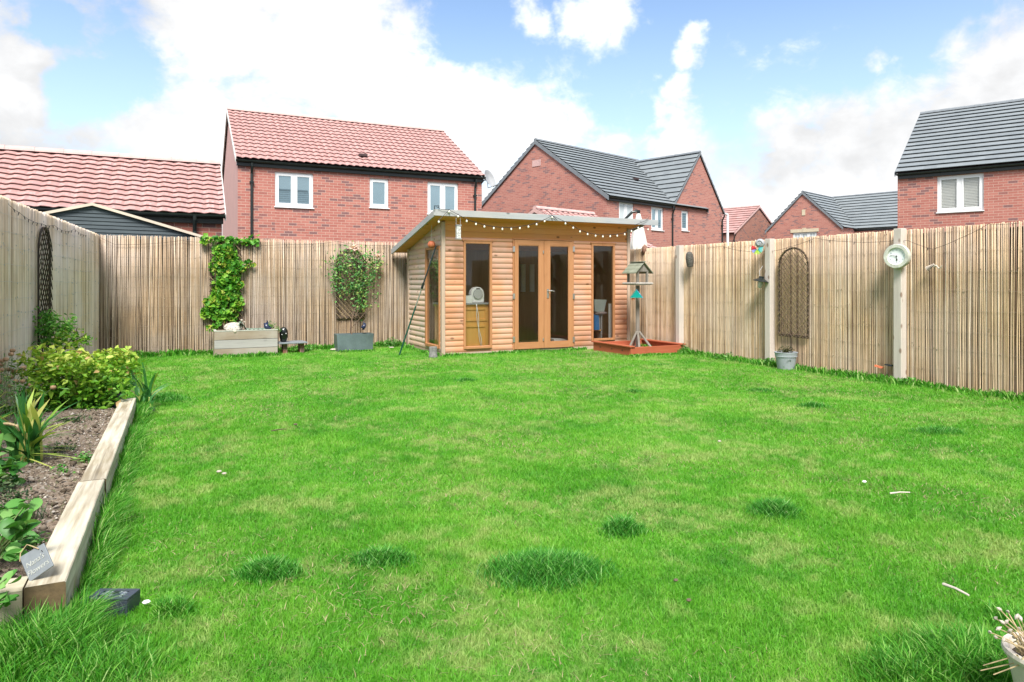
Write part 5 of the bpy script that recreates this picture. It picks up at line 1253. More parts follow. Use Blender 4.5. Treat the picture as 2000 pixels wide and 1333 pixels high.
# grey pot
a = onZ(1535, 722, .0); a.x = min(a.x, 7.50); t = thing("grey_plant_pot", "pale grey glazed plant pot below the arched trellis on the right fence", "plant pot", (a.x, a.y, 0))
hp = .235; mb = MB(); mb.lathe([(.105, 0), (.11, .01), (.135, hp - .06), (.145, hp - .055), (.143, hp - .045), (.148, hp - .01), (.155, hp), (.15, hp + .006), (.138, hp), (.13, hp - .03)], a, 32, cap=False); mb.build("pot_body", M["pot_grey"], t, smooth=False)
mb = MB(); mb.lathe([(.001, hp - .035), (.133, hp - .03)], a, 24, cap=False); mb.build("compost", M["dark_soil"], t)
mb = MB(); c0 = a + V(-.06, -.13, .12); mb.tube([c0 + V(-.02 + .0 * i, 0, 0) + V(.04 * math.cos(i * .35 + .5), 0, .04 * math.sin(i * .35 + .3)) for i in range(6)], .004, 6) ; mb.build("leaf_emblem", M["pot_grey"], t)
GP = a.copy()

# ================================================================== BACK FENCE FURNITURE
X0, X1, YP0, YP1, HP = .50, 1.45, 11.72, 12.12, .415
t = thing("wooden_planter", "long weathered wooden planter box of three boards against the back fence", "planter", (.98, 11.9, 0))
for i in range(3):
    mb = MB(); z0, z1 = i * HP / 3 + .003, (i + 1) * HP / 3 - .003; mb.box(X0, X1, YP0, YP0 + .03, z0, z1); mb.build("front_board", M["planter_grey" if i == 1 else "planter"], t, bevel=.003)
mb = MB(); mb.box(X0, X0 + .03, YP0 + .03, YP1, 0, HP); mb.box(X1 - .03, X1, YP0 + .03, YP1, 0, HP); mb.box(X0 + .03, X1 - .03, YP1 - .03, YP1, 0, HP); mb.build("side_board", M["planter"], t)
mb = MB(); mb.box(X0 - .004, X1 + .004, YP0 - .004, YP0 + .035, HP - .002, HP + .012); mb.box(X0 - .004, X0 + .035, YP0 + .035, YP1, HP - .002, HP + .012); mb.build("top_trim", simple("pale_trim", (.42, .43, .38), .8, .2), t)
mb = MB(); mb.box(X0 + .03, X1 - .03, YP0 + .03, YP1 - .03, .2, HP - .05); mb.build("compost", M["dark_soil"], t)
# mesh net
mb = MB(); n_x, n_y = 24, 8; vs = []
for j in range(n_y):
    for i in range(n_x): vs.append((X0 + .36 + .45 * i / n_x, YP0 + .02 + .32 * j / n_y, HP - .01 + .035 * abs(math.sin(i * .9 + j)) + .12 * math.exp(-((i - 2) / 3) ** 2)))
mb.add(vs, [(j * n_x + i, j * n_x + i + 1, (j + 1) * n_x + i + 1, (j + 1) * n_x + i) for j in range(n_y - 1) for i in range(n_x - 1)]); loose(mb, "green_net", M["moss"], "crumpled grey green netting lying over the wooden planter", "netting", fix=False)
# big shell bowl tipped up
a = onY(455, 637, 11.85); t = thing("shell_ornament", "large pale patterned shell shaped dish tipped up in the wooden planter", "ornament", (a.x, a.y, HP))
mb = MB(); mb.lathe([(.001, .03), (.06, .02), (.11, -.005), (.135, -.03), (.13, -.035), (.10, -.01), (.001, .018)], a, 24, (-.25, -.75, .75), sx=1.15, sy=.75); mb.build("dish", simple("mottled_shell", (.44, .42, .36), .7, .6, 30), t, smooth=True)
mb = MB(); mb.tube([a + V(.13, -.02, .07), a + V(.16, -.02, .0), a + V(.20, -.02, -.08)], .007, 6); mb.ball(a + V(.13, -.03, .09), .018, 8); mb.ball(a + V(.17, -.03, .06), .014, 8); mb.ball(a + V(.02, -.12, -.08), .03, 8); mb.build("twig_and_pebble", M["shell"], t)
# dark bird figures
def bird(name, label, a, s, face):
    t = thing(name, label, "ornament", tuple(a))
    d = V(math.cos(face), math.sin(face), 0); mb = MB()
    mb.tube([a - d * .05 * s + V(0, 0, .05 * s), a - d * .02 * s + V(0, 0, .045 * s), a + V(0, 0, .05 * s), a + d * .025 * s + V(0, 0, .08 * s), a + d * .03 * s + V(0, 0, .105 * s), a + d * .055 * s + V(0, 0, .105 * s)], [.006 * s, .028 * s, .042 * s, .030 * s, .022 * s, .004 * s], 10); mb.lathe([(.02 * s, 0), (.012 * s, .03 * s)], a, 8); mb.build("body", M["blue_dark"], t, smooth=True)
    mb = MB(); mb.tube([a + V(0, 0, .10 * s), a + d * .01 * s + V(0, 0, .15 * s)], [.014 * s, .003 * s], 6); mb.build("crest", M["blue_dark"], t)
a = onY(523, 641, 11.80); a.z = HP - .03; bird("bird_ornament", "dark blue and white ceramic bird sitting at the right end of the wooden planter", a, 1.25, R(150))
a = onY(710, 652, 11.9); a.z = .36; bird("bird_ornament", "small dark bird figure perched on the rim of the grey trough", a, 1.0, R(20))
# slate shelf with dark urn
t = thing("slate_shelf", "low grey slate slab shelf on short bricks, right of the wooden planter", "slab", (1.72, 11.85, 0))
mb = MB(); mb.hexa([(1.47, 11.74, .175), (1.93, 11.74, .175), (1.90, 12.1, .175), (1.48, 12.1, .175)], [(1.47, 11.74, .20), (1.93, 11.74, .20), (1.90, 12.1, .20), (1.48, 12.1, .20)]); mb.build("slab", M["slate"], t, bevel=.006)
for x in (1.55, 1.82): mb = MB(); mb.box(x, x + .07, 11.84, 12.05, 0, .175); mb.build("support", M["brick_brown"], t, uv=True)
a = onY(554, 666, 11.86); a.z = .2
t = thing("dark_urn", "glossy black green owl shaped urn standing on the slate shelf", "urn", tuple(a))
mb = MB(); mb.lathe([(.04, 0), (.05, .02), (.068, .09), (.07, .15), (.062, .20), (.045, .235), (.03, .245), (.02, .25)], a, 20); mb.build("urn_body", M["black_gloss"], t, smooth=True)
mb = MB()
for dx, z in ((-.035, .13), (.03, .145), (-.012, .215), (-.0, .22)): mb.ball(a + V(dx, -.066 + .02 * (z > .2), z), .008, 8)
mb.build("pale_spots", M["white"], t)
# grey trough
c0 = onY(694, 686, 11.85); t = thing("grey_trough", "grey blue bow fronted trough planter holding the climbing rose", "planter", (c0.x, 11.85, 0))
xa, xb = onY(658, 680, 11.75).x, onY(730, 680, 11.75).x; hT = .30
def tr_outline(sc_, z, yo=0):
    P = []
    for i in range(11):
        q = i / 10; P.append(((xa + xb) / 2 + (q - .5) * (xb - xa) * sc_, 11.75 - .06 * math.sin(math.pi * q) + yo, z))
    P += [((xa + xb) / 2 + .5 * (xb - xa) * sc_, 12.02, z), ((xa + xb) / 2 - .5 * (xb - xa) * sc_, 12.02, z)]
    return P
mb = MB(); o1, o2 = tr_outline(.94, 0), tr_outline(1, hT); k = len(o1); mb.add(o1 + o2, [(i, (i + 1) % k, k + (i + 1) % k, k + i) for i in range(k)]); i1 = [(p[0] * .0 + (c0.x if False else p[0]), p[1], p[2]) for p in o2]
inn = [(((xa + xb) / 2) + (p[0] - (xa + xb) / 2) * .95, 11.88 + (p[1] - 11.88) * .9, hT + .002) for p in o2]; inl = [(p[0], p[1], hT - .06) for p in inn]
mb.add(o2 + inn + inl, [(i, (i + 1) % k, k + (i + 1) % k, k + i) for i in range(k)] + [(k + i, k + (i + 1) % k, 2 * k + (i + 1) % k, 2 * k + i) for i in range(k)]); mb.build("trough_body", M["zinc"], t)
mb = MB(); mb.poly([(p[0], p[1], hT - .05) for p in inn]); mb.build("compost", M["dark_soil"], t)
TRX = (xa + xb) / 2
for u, v, lab, s in ((652, 683, "pale flat stone on the grass left of the grey trough", .05), (765, 679, "pale stone beside the weeds near the summerhouse", .035)):
    a = onZ(u, v, .03); mb = MB(); mb.ball(a, s, 8, sx=1.3, sy=.9, sz=.4); loose(mb, "flat_stone", M["shell"], lab, "stone")

# ================================================================== SLEEPERS
ZS = .165
def sleeper(x0, x1, y0, y1, label, m, dy=0):
    mb = MB(); n = 24; along_y = (y1 - y0) > (x1 - x0); vs = []; k = n if along_y else 10
    for i in range(k + 1):
        s = i / k
        if along_y:
            y = y0 + (y1 - y0) * s; j = .0006 * math.sin(i * 2.1); xs = (x0 + j, x1 + j); zt = ZS + .0008 * math.sin(i * 1.3)
            vs += [(xs[0], y, -.03), (xs[1], y, -.03), (xs[1], y, zt - .004), (xs[1] - .004, y, zt), (xs[0] + .004, y, zt), (xs[0], y, zt - .006)]
        else:
            x = x0 + (x1 - x0) * s; zt = ZS - .006
            vs += [(x, y0, -.03), (x, y1, -.03), (x, y1, zt - .006), (x, y1 - .006, zt), (x, y0 + .006, zt), (x, y0, zt - .006)]
    mb.add(vs, [(i * 6 + q, i * 6 + (q + 1) % 6, (i + 1) * 6 + (q + 1) % 6, (i + 1) * 6 + q) for i in range(k) for q in range(6)] + [tuple(range(6)), tuple(range(k * 6 + 5, k * 6 - 1, -1))])
    o = loose(mb, "timber_sleeper", m, label, "sleeper", "timber sleepers edging the flower bed")
    o.data.materials.append(M["sleeper_end"])
    for p in o.data.polygons:
        if len(p.vertices) == 6: p.material_index = 1
    return o
sleeper(-.472, -.352, 2.80, 4.16, "near pale timber sleeper with the slate sign leaning on it", M["sleeper"])
sleeper(-.465, -.345, 4.167, 6.95, "far pale timber sleeper running towards the yellow green bush", M["sleeper"])
sleeper(-1.55, -.478, 2.81, 2.93, "short cross sleeper closing the near end of the flower bed", M["sleeper_x"])

# slate sign: Nana's Flowers
zc = .17
bl_ = cf(58, 2.36, 1137); br_ = cf(104, 2.37, 1105); tl_ = cf(38, 2.40, 1089); tr_ = cf(85, 2.41, 1061)
t = thing("slate_sign", "small square slate sign reading Nana's Flowers tilted against the near sleeper", "sign", tuple(bl_))
ux = (br_ - bl_).normalized(); uy = ((tl_ - bl_) - ux * (tl_ - bl_).dot(ux)).normalized(); nn_ = ux.cross(uy).normalized()
mb = MB(); th = nn_ * -.006; mb.hexa([bl_, br_, tr_, tl_], [p + th for p in (bl_, br_, tr_, tl_)]); mb.build("plate", M["slate"], t, bevel=.0015)
cn = (bl_ + br_ + tl_ + tr_) / 4
text_mesh("Nana's", .026, M["etch"], t, cn + uy * .006 - ux * .002 + nn_ * .001, ux, uy, shear=.15)
text_mesh("Flowers", .026, M["etch"], t, cn - uy * .024 - ux * .0 + nn_ * .001, ux, uy, shear=.15)
tm = tl_.lerp(tr_, .62); mb = MB(); mb.tube([tl_.lerp(tr_, .8) - uy * .012 + nn_ * .004, tm + uy * .01 + nn_ * .01, tm - ux * .02 + uy * .03, tm - ux * .05 + uy * .015, tm - ux * .06 - uy * .01], .0017, 5); mb.build("wire_hanger", M["dry"], t)
mb = MB(); p_ = tl_.lerp(tr_, .85) - uy * .02 + nn_ * .001; mb.bar(p_, p_ - uy * .009 + ux * .003, .0022, .001, nn_); mb.build("hanging_hole", M["ink"], t)

# black filigree lamp boxes in the grass
def lampbox(name, label, c, ang, w, l, h):
    f = Frame(c, (math.cos(ang), math.sin(ang)), (-math.sin(ang), math.cos(ang)))
    t = thing(name, label, "garden light", (c[0], c[1], 0), "low black filigree solar lights")
    mb = MB(); f.box(mb, -w / 2, w / 2, -l / 2, l / 2, -.01, h - .008)
    e = .018
    for a in ((-w / 2, w / 2, -l / 2, -l / 2 + e), (-w / 2, w / 2, l / 2 - e, l / 2), (-w / 2, -w / 2 + e * 1.6, -l / 2 + e, l / 2 - e), (w / 2 - e * 1.6, w / 2, -l / 2 + e, l / 2 - e)): f.box(mb, *a, h - .008, h)
    mb.build("casing", simple("lamp_casing", (.035, .045, .06), .3, .15), t, bevel=.002)
    mb = MB()
    for i in range(16):
        a, b = random.uniform(-w / 2 + .035, w / 2 - .035), random.uniform(-l / 2 + .022, l / 2 - .022); r = random.uniform(.007, .012)
        mb.tube([f.p(a + r * math.cos(q * .7) * (1 - q * .06), b + r * math.sin(q * .7) * (1 - q * .06), h - .003) for q in range(9)], .0022, 4)
    mb.build("scroll_work", simple("scroll_grey", (.10, .13, .16), .35, .2), t)
    mb = MB()
    for i in range(7): q = -w / 2 + .02 + i * (w - .04) / 6; mb.tube([f.p(q, -l / 2 - .002, .01), f.p(q + .01, -l / 2 - .004, h * .5), f.p(q - .004, -l / 2 - .002, h - .01)], .002, 4)
    mb.build("side_scroll", simple("scroll_dark", (.06, .075, .09), .35, .2), t)
c = onZ(222, 1196, 0); lampbox("filigree_light", "black filigree solar light box lying in the grass at lower left", (c.x, c.y), R(-27), .15, .085, .068)
c = onZ(292, 806, 0); lampbox("filigree_light", "far small black light half hidden in grass beside the far sleeper end", (c.x, c.y), R(-10), .09, .06, .045)

def T(o, *a, **k): return tag(o, *a, **k)
def plant(name, label, cat, loc, group=None): return thing(name, label, cat, loc, group)
# ================================================================== CLIMBERS
cx, cz0, cz1 = T1
t = plant("climbing_vine", "bright green leafy vine covering the trellis behind the wooden planter", "climbing plant", (cx, 12.2, .3))
n = 1050; z = RNG.uniform(.55, 1.80, n); cxx = cx + .0 + .03 * np.sin(z * 6)
w = np.where(z > 1.2, .21, .255) + .04 * np.sin(z * 9 + 1) + .035 * np.sin(z * 23); w = np.where(z < .72, w * .62, w); w = np.where(z > 1.62, w * .85, w)
x = cxx + RNG.uniform(-1, 1, n) * w; C = np.stack([x, 12.42 - .16 * (1 - ((x - cxx) / w) ** 2) * RNG.uniform(.4, 1, n), z], 1)
top = np.stack([RNG.uniform(cx - .38, cx + .52, 130), RNG.uniform(12.36, 12.47, 130), 1.90 + RNG.normal(size=130) * .035], 1)
strag = np.concatenate([np.stack([cx + RNG.uniform(-.38, -.24, 26), np.full(26, 12.4), RNG.uniform(.62, .78, 26)], 1), np.stack([cx + .0 + RNG.normal(size=30) * .07, np.full(30, 12.3), RNG.uniform(.42, .6, 30)], 1), np.stack([cx + RNG.uniform(-.3, -.1, 20), np.full(20, 12.28), RNG.uniform(.40, .50, 20)], 1), np.stack([cx + .36 + RNG.normal(size=14) * .03, np.full(14, 12.42), RNG.uniform(1.45, 1.62, 14)], 1)])
C = np.concatenate([C, top, strag])
v, tr, rr = leaves(C, .085, nrm=np.array([0, -1.1, .1]), up=.3, asp=.85, fold=.3, droop=.5, lobed=True)
npmesh("foliage", v, tr, M["ivy"], t, rr)
mb = MB()
for k in range(7):
    x0 = cx + random.uniform(-.2, .2); pts = [V(cx - .02, 12.1, .38)]
    for i in range(1, 9): pts.append(V(cx + (x0 - cx) * min(1, i / 4) + random.uniform(-.04, .04), 12.36, .38 + i * .19))
    mb.tube(pts, [.007 - .0006 * i for i in range(9)], 5)
mb.build("stem", M["stem"], t)
# rose
t = plant("climbing_rose", "climbing rose with pale pink flowers growing from the grey trough", "rose", (TRX, 11.88, .25))
def ctr(u, v, Y=12.3): return onY(u, v, Y)
cl = [(690, 510, 30, 18, 130), (716, 502, 18, 14, 60), (665, 510, 14, 14, 40), (700, 535, 26, 18, 100), (655, 525, 9, 14, 34), (735, 520, 9, 16, 40), (715, 548, 14, 12, 50), (660, 545, 9, 10, 34), (670, 568, 16, 9, 50), (705, 570, 13, 20, 80), (703, 590, 8, 16, 40), (693, 560, 12, 8, 30), (722, 594, 12, 6, 16), (740, 578, 4, 4, 6), (700, 602, 8, 10, 12), (726, 530, 6, 22, 26), (650, 555, 4, 8, 10), (741, 510, 5, 4, 8)]
Cs = []
for u, v_, ru, rv, n in cl:
    n = int(n * 1.7); c = ctr(u, v_); k = c.x * S_ + c.y * C_; Cs.append(np.stack([c.x + RNG.normal(size=n) * ru * k / FPX * .78, 12.33 + RNG.uniform(-.12, .08, n), c.z + RNG.normal(size=n) * rv * k / FPX * .78], 1))
C = np.concatenate(Cs); v, tr, rr = leaves(C, .052, nrm=np.array([0, -.8, .2]), up=.4, asp=.62, fold=.3, droop=.3); npmesh("foliage", v, tr, M["rose"], t, rr)
mb = MB(); b0 = V(TRX - .03, 11.9, .26)
mb.tube([b0, V(TRX - .02, 12.05, .45), ctr(694, 600), ctr(690, 570), ctr(680, 530), ctr(684, 495)], [.013, .012, .010, .009, .006, .003], 6)
mb.tube([ctr(694, 620, 12.1), ctr(706, 590), ctr(712, 550), ctr(728, 515), ctr(741, 500)], [.008, .007, .006, .004, .002], 5)
mb.tube([V(TRX + .0, 12.0, .40), ctr(712, 612, 12.1), ctr(722, 596), ctr(738, 580)], [.007, .006, .004, .002], 5)
mb.tube([ctr(694, 612), ctr(676, 580), ctr(655, 550), ctr(652, 515)], [.006, .005, .004, .002], 5)
mb.tube([ctr(700, 613, 12.15), ctr(716, 612, 12.1), ctr(728, 600, 12.1)], .004, 5); mb.tube([ctr(714, 614, 12.1), ctr(712, 640, 12.05)], .004, 5)
mb.build("stem", M["stem"], t)
for u, v_, s in ((693, 485, .13), (738, 500, .085), (722, 508, .04)):
    c = ctr(u, v_, 12.25); C, d = blobpts(26, c, (s * .45,) * 3, .3); v, tr, rr = leaves(C, s * .75, nrm=d * 1.5, up=.3, asp=1.0, fold=.5)
    npmesh("bloom", v, tr, M["petal"] if s > .04 else M["brown_leaf"], t, rr)

# ================================================================== FLOWER BED PLANTS
t = plant("yellow_bush", "dense yellow green leafy bush at the far end of the flower bed", "shrub", (-.85, 7.0, .02))
Cs = []; 
for c, r, n in (((-.84, 7.0, .34), (.36, .38, .27), 1350), ((-.55, 7.25, .40), (.24, .24, .20), 430), ((-1.08, 7.15, .48), (.24, .24, .17), 330), ((-.62, 6.88, .25), (.25, .22, .2), 450), ((-1.0, 6.85, .20), (.28, .22, .18), 350), ((-.50, 7.5, .50), (.13, .15, .10), 90), ((-.82, 6.75, .52), (.2, .16, .12), 180)):
    P_, d = blobpts(n, c, r, .45); Cs.append(P_)
C = np.concatenate(Cs); C = C[C[:, 2] > .04]; C += RNG.normal(size=C.shape) * .018
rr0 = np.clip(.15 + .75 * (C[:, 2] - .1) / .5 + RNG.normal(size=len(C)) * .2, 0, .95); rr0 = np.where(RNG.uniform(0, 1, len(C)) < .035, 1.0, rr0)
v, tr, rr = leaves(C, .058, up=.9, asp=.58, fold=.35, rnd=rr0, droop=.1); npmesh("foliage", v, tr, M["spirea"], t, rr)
mb = MB()
for k in range(16): a = random.uniform(0, 6.28); e = V(-.85 + .33 * math.cos(a), 7.0 + .33 * math.sin(a), random.uniform(.35, .55)); mb.tube([V(-.85, 7.0, .02), V(-.85, 7.0, .02).lerp(e, .5) + V(0, 0, .06), e], [.008, .005, .002], 5)
mb.build("stem", M["stem"], t)
# upright yellow sprigs above
t = plant("feathery_maple", "small upright feathery leaved shrub in front of the dark trellis on the left fence", "shrub", (-1.12, 7.75, .05))
def ol(u, v_, off=.18): q = onL(u, v_, LINE_L[0], LINE_L[1]); q.x += off; return q
Cs = []
for u, v_, ru, rv, n in ((92, 622, 16, 12, 130), (110, 640, 22, 14, 200), (88, 645, 14, 10, 90), (128, 648, 12, 12, 90), (100, 665, 20, 8, 90), (140, 628, 8, 10, 30)):
    c = cf(u, 7.0, v_); s = 7.0 / FPX; n2 = int(n * 1.2); Cs.append(np.stack([c.x + RNG.normal(size=n2) * ru * s * .6, c.y + RNG.normal(size=n2) * .06, c.z + RNG.normal(size=n2) * rv * s * .6], 1))
C = np.concatenate(Cs); v, tr, rr = leaves(C, .06, up=.7, asp=.28, fold=.2, droop=.4); npmesh("foliage", v, tr, M["acer"], t, rr)
Cs = []
for u, v_, ru, rv, n in ((130, 672, 24, 12, 130), (158, 668, 14, 12, 80), (120, 655, 8, 10, 40), (150, 650, 6, 10, 20), (172, 660, 6, 5, 16)):
    c = cf(u, 6.9, v_); s = 6.9 / FPX; Cs.append(np.stack([c.x + RNG.normal(size=n) * ru * s * .6, c.y + RNG.normal(size=n) * .06, c.z + RNG.normal(size=n) * rv * s * .6], 1))
C = np.concatenate(Cs); v, tr, rr = leaves(C, .042, up=.7, asp=.6, fold=.3); npmesh("lower_foliage", v, tr, M["spirea"], t, rr)
mb = MB(); b0 = V(-1.1, 7.4, .05)
for pts in (((112, 685), (108, 660), (95, 625)), ((112, 685), (120, 655), (128, 640)), ((120, 690), (145, 665), (165, 655)), ((120, 690), (148, 650), (151, 640))):
    mb.tube([b0] + [cf(u, 6.95, v_) for u, v_ in pts], [.012, .009, .006, .003], 6)
mb.build("stem", M["stem"], t)
# iris / flag leaves
def clump(name, label, cat, c, n, hmin, hmax, w, spread, m, loc=None, bias=(0, 0), seg=5, sag=.5, z0=None, fn="leaf_blades"):
    t = plant(name, label, cat, tuple(c)); P_ = np.tile(np.array(c), (n, 1)) + np.stack([RNG.normal(size=n) * .03, RNG.normal(size=n) * .03, np.zeros(n)], 1)
    a = RNG.uniform(0, 2 * np.pi, n); l = RNG.uniform(.15, 1, n) * spread; lean = np.stack([np.cos(a) * l + bias[0], np.sin(a) * l + bias[1]], 1); h = RNG.uniform(hmin, hmax, n)
    v, tr, rr = blades(P_, h, np.full(n, w) * RNG.uniform(.6, 1.2, n), lean, RNG.uniform(0, 1, n), seg, sag); npmesh(fn, v, tr, m, t, rr); return t
t = clump("iris_clump", "clump of long sword shaped green and yellow leaves in the flower bed", "plant", (-.83, 4.95, .1), 64, .28, .54, .036, .36, M["blade_green"], bias=(.07, 0))
v, tr, rr = blades(np.array([[-.86, 4.95, .14]] * 7), RNG.uniform(.10, .18, 7), np.full(7, .02), np.stack([RNG.uniform(.2, .40, 7), RNG.uniform(-.35, -.0, 7)], 1), RNG.uniform(.75, 1, 7), 6, .35); npmesh("yellowed_leaf", v, tr, M["blade_green"], t, rr)
clump("strap_leaf_plant", "tuft of arching blue green strap leaves at the far end of the sleepers", "plant", (-.27, 7.25, .0), 26, .22, .52, .034, .30, M["blade_green"], bias=(.03, 0))
c = cf(2, 4.0, 835)
t = plant("white_flower_stem", "white drooping flower and pale curved leaf at the left edge", "flower", (c.x, c.y, .1))
mb = MB(); mb.tube([V(c.x, c.y, .1), c], .004, 5); mb.tube([cf(0, 4.0, 828), cf(18, 4.0, 828), cf(34, 4.0, 832), cf(38, 4.0, 842)], [.008, .009, .007, .003], 6); mb.build("stem", M["dry"], t)
P_, d = blobpts(10, c, (.02, .02, .03), .3); v, tr, rr = leaves(P_, .05, nrm=d); npmesh("petal", v, tr, M["petal"], t, rr)
clump("flag_leaves", "stand of upright green sword leaves behind the yellow edged clump", "plant", (-1.18, 5.35, .1), 40, .25, .5, .03, .22, M["blade_green"], bias=(.03, 0))
clump("fescue_tuft", "fine wispy grey green grass tuft on the soil beside the near sleeper", "plant", (-.60, 3.75, .1), 60, .05, .13, .004, .07, M["dull"])
# seed heads at the fence
t = plant("seed_head_plant", "thin stems with round brown seed heads against the left fence", "plant", (-1.2, 6.4, .08))
sb = MB(); hb = MB()
for (u, v_) in ((25, 685), (22, 692), (4, 705), (12, 702), (3, 713), (3, 723), (10, 722), (18, 722), (28, 725), (22, 737), (31, 745), (2, 746), (20, 754), (45, 745), (46, 719), (22, 770), (61, 752), (55, 778), (104, 757), (78, 775), (100, 795), (1, 765)):
    p = cf(u, 5.7 + random.uniform(-.15, .15), v_); b0 = V(-1.2 + random.uniform(-.12, .12) + (u - 20) * .002, 6.25 + random.uniform(-.2, .2), .1)
    sb.tube([b0, b0.lerp(p, .6) + V(.02, 0, .04), p], [.003, .0025, .002], 4); hb = MB(); hb.lathe([(.004, -.018), (.018, -.012), (.023, 0), (.018, .012), (.005, .016)], p, 10); hb.build('seed_head', M['seed'], t, smooth=True)
sb.build("stem", M["stem_green"], t)
C = np.concatenate([np.stack([-1.22 + RNG.normal(size=420) * .13, 6.35 + RNG.normal(size=420) * .2, RNG.uniform(.1, .5, 420)], 1), np.array([cf(25, 5.8, 712) + V(*(RNG.normal(size=3) * np.array([.03, .02, .08]))) for _ in range(40)])])
v, tr, rr = leaves(C, .045, up=.2, asp=.18, fold=.1); npmesh("fine_foliage", v, tr, M["rose"], t, rr)
# dark bucket
for (u, v_, r, h, lab) in ((66, 800, .095, .21, "dark blue black bucket pot between the seed heads and the bush"), (229, 786, .055, .16, "dark ribbed pot half hidden behind the far sleeper end")):
    c = onZ(u, v_ + 12, .08); mb = MB(); mb.lathe([(r * .75, 0), (r * .95, h * .85), (r * 1.08, h * .86), (r * 1.1, h), (r * .98, h), (r * .9, h * .85)], (c.x, c.y, .06), 22, cap=False); mb.poly([(c.x + r * .9 * math.cos(q * .5236), c.y + r * .9 * math.sin(q * .5236), .06 + h * .86) for q in range(12)]); loose(mb, "dark_pot", simple("dark_pot_plastic", (.018, .025, .045), .35, .2), lab, "plant pot")
# broad leaves
def broad(name, label, centres, size, m, loc, n=30, asp=.55, stem=True, up=.9):
    t = plant(name, label, "plant", loc); Cs = []; sb = MB()
    for c, r, k in centres:
        P_, d = blobpts(k, c, (r, r, r * .6), .1); Cs.append(P_)
        for q in P_[:6]: sb.tube([Vector(loc), Vector(loc).lerp(Vector(q), .6) + V(0, 0, .02), Vector(q)], [.004, .003, .002], 4)
    C = np.concatenate(Cs); v, tr, rr = leaves2(C, size, asp=asp); npmesh("foliage", v, tr, m, t, rr, smooth=True); sb.build("stem", M["stem_green"], t); return t
broad("broad_leaf_plant", "broad soft green leaved plant beside the slate sign at the left edge", [(tuple(cf(18, 2.75, 1000)), .10, 34), (tuple(cf(15, 2.6, 1055)), .09, 26), (tuple(cf(40, 2.5, 1030)), .055, 12), (tuple(cf(28, 2.42, 1080)), .04, 6)], .078, M["broad"], (-.66, 3.15, .1))
broad("shaded_leaf_plant", "round leaved green plant at the left edge below the sword leaves", [(tuple(cf(-8, 3.5, 915)), .13, 70), (tuple(cf(-20, 3.8, 870)), .13, 50), (tuple(cf(22, 3.6, 935)), .05, 12)], .085, M["broad"], (-1.05, 3.95, .1))
broad("serrated_leaf_plant", "pale green jagged leaves in the bottom left corner in front of the cross sleeper", [(tuple(cf(-10, 2.2, 1140)), .07, 14), (tuple(cf(2, 2.15, 1172)), .03, 5)], .075, M["broad"], (-.72, 2.62, .02))
t = plant("dark_heather", "low dark green needle leaved plant on the soil near the sign", "plant", tuple(onZ(30, 1010, .1)))
Cs = [blobpts(260, tuple(cf(28, 3.0, 975)), (.09, .09, .07), .2)[0], blobpts(120, tuple(cf(5, 3.1, 950)), (.07, .07, .06), .2)[0], blobpts(60, tuple(cf(40, 3.0, 1000)), (.04, .04, .04), .2)[0]]
v, tr, rr = leaves(np.concatenate(Cs), .022, up=.6, asp=.35); npmesh("foliage", v, tr, M["dull"], t, rr)
# wire lantern
c = cf(-12, 2.68, 1075); t = thing("filigree_lantern", "dark metal filigree lantern at the left edge of the flower bed", "lantern", (c.x, c.y, .1))
mb = MB()
for k in range(16):
    a = 2 * math.pi * k / 16
    for s in (-1, 1): mb.tube([c + V(.075 * math.sin(math.pi * (i + .5) / 8) * math.cos(a + s * i * .22), .075 * math.sin(math.pi * (i + .5) / 8) * math.sin(a + s * i * .22), -.075 + .15 * i / 7) for i in range(8)], .0028, 4)
mb.build("globe", M["metal"], t); mb = MB(); mb.tube([c + V(.07 * math.cos(q * .5236), .07 * math.sin(q * .5236), 0) for q in range(12)], .004, 6, closed=True); mb.build("rim", M["metal"], t)
mb = MB(); mb.tube([V(c.x, c.y, .08), c], .005, 6); mb.build("stake", M["rust"], t)
mb = MB(); mb.lathe([(.066, 0), (.066, .09), (.06, .09), (.058, .01)], (c.x + .035, c.y + .02, .10), 18, cap=False); loose(mb, "basket_pot", M["wicker"], "dark woven basket pot standing on the soil under the filigree lantern", "plant pot")
# weeds on soil and at fence feet
def weed(c, r, n, m, label, size=.03, h=.05, name="weed", grp="low weeds"):
    t = plant(name, label, "weed", (c[0], c[1], c[2])); C, d = blobpts(n, (c[0], c[1], c[2] + h * .5), (r, r, h), .1); C = C[C[:, 2] > c[2] - .01]
    v, tr, rr = leaves(C, size, up=.8, asp=.45); npmesh("foliage", v, tr, m, t, rr)
    v, tr, rr = blades(np.stack([C[:30, 0], C[:30, 1], np.full(len(C[:30]), c[2] - .01)], 1), RNG.uniform(h * .5, h * 1.6, len(C[:30])), np.full(len(C[:30]), .003), RNG.normal(size=(len(C[:30]), 2)) * .03, RNG.uniform(0, 1, len(C[:30]))); npmesh("stem", v, tr, M["grass_long"], t, rr)
for u, v_, r, n, lab in ((140, 825, .16, 160, "wispy weeds on the soil in front of the yellow green bush"), (120, 880, .14, 110, "thin weeds in the middle of the bare soil"), (165, 900, .07, 90, "bright weeds against the far sleeper inner edge"), (125, 925, .08, 40, "short brownish weeds near the sleeper joint"), (70, 1065, .07, 60, "small weeds behind the slate sign")):
    c = onZ(u, v_, .12); weed(tuple(c), r, n, M["dull"] if n > 100 else M["broad"], lab, .028, .035)
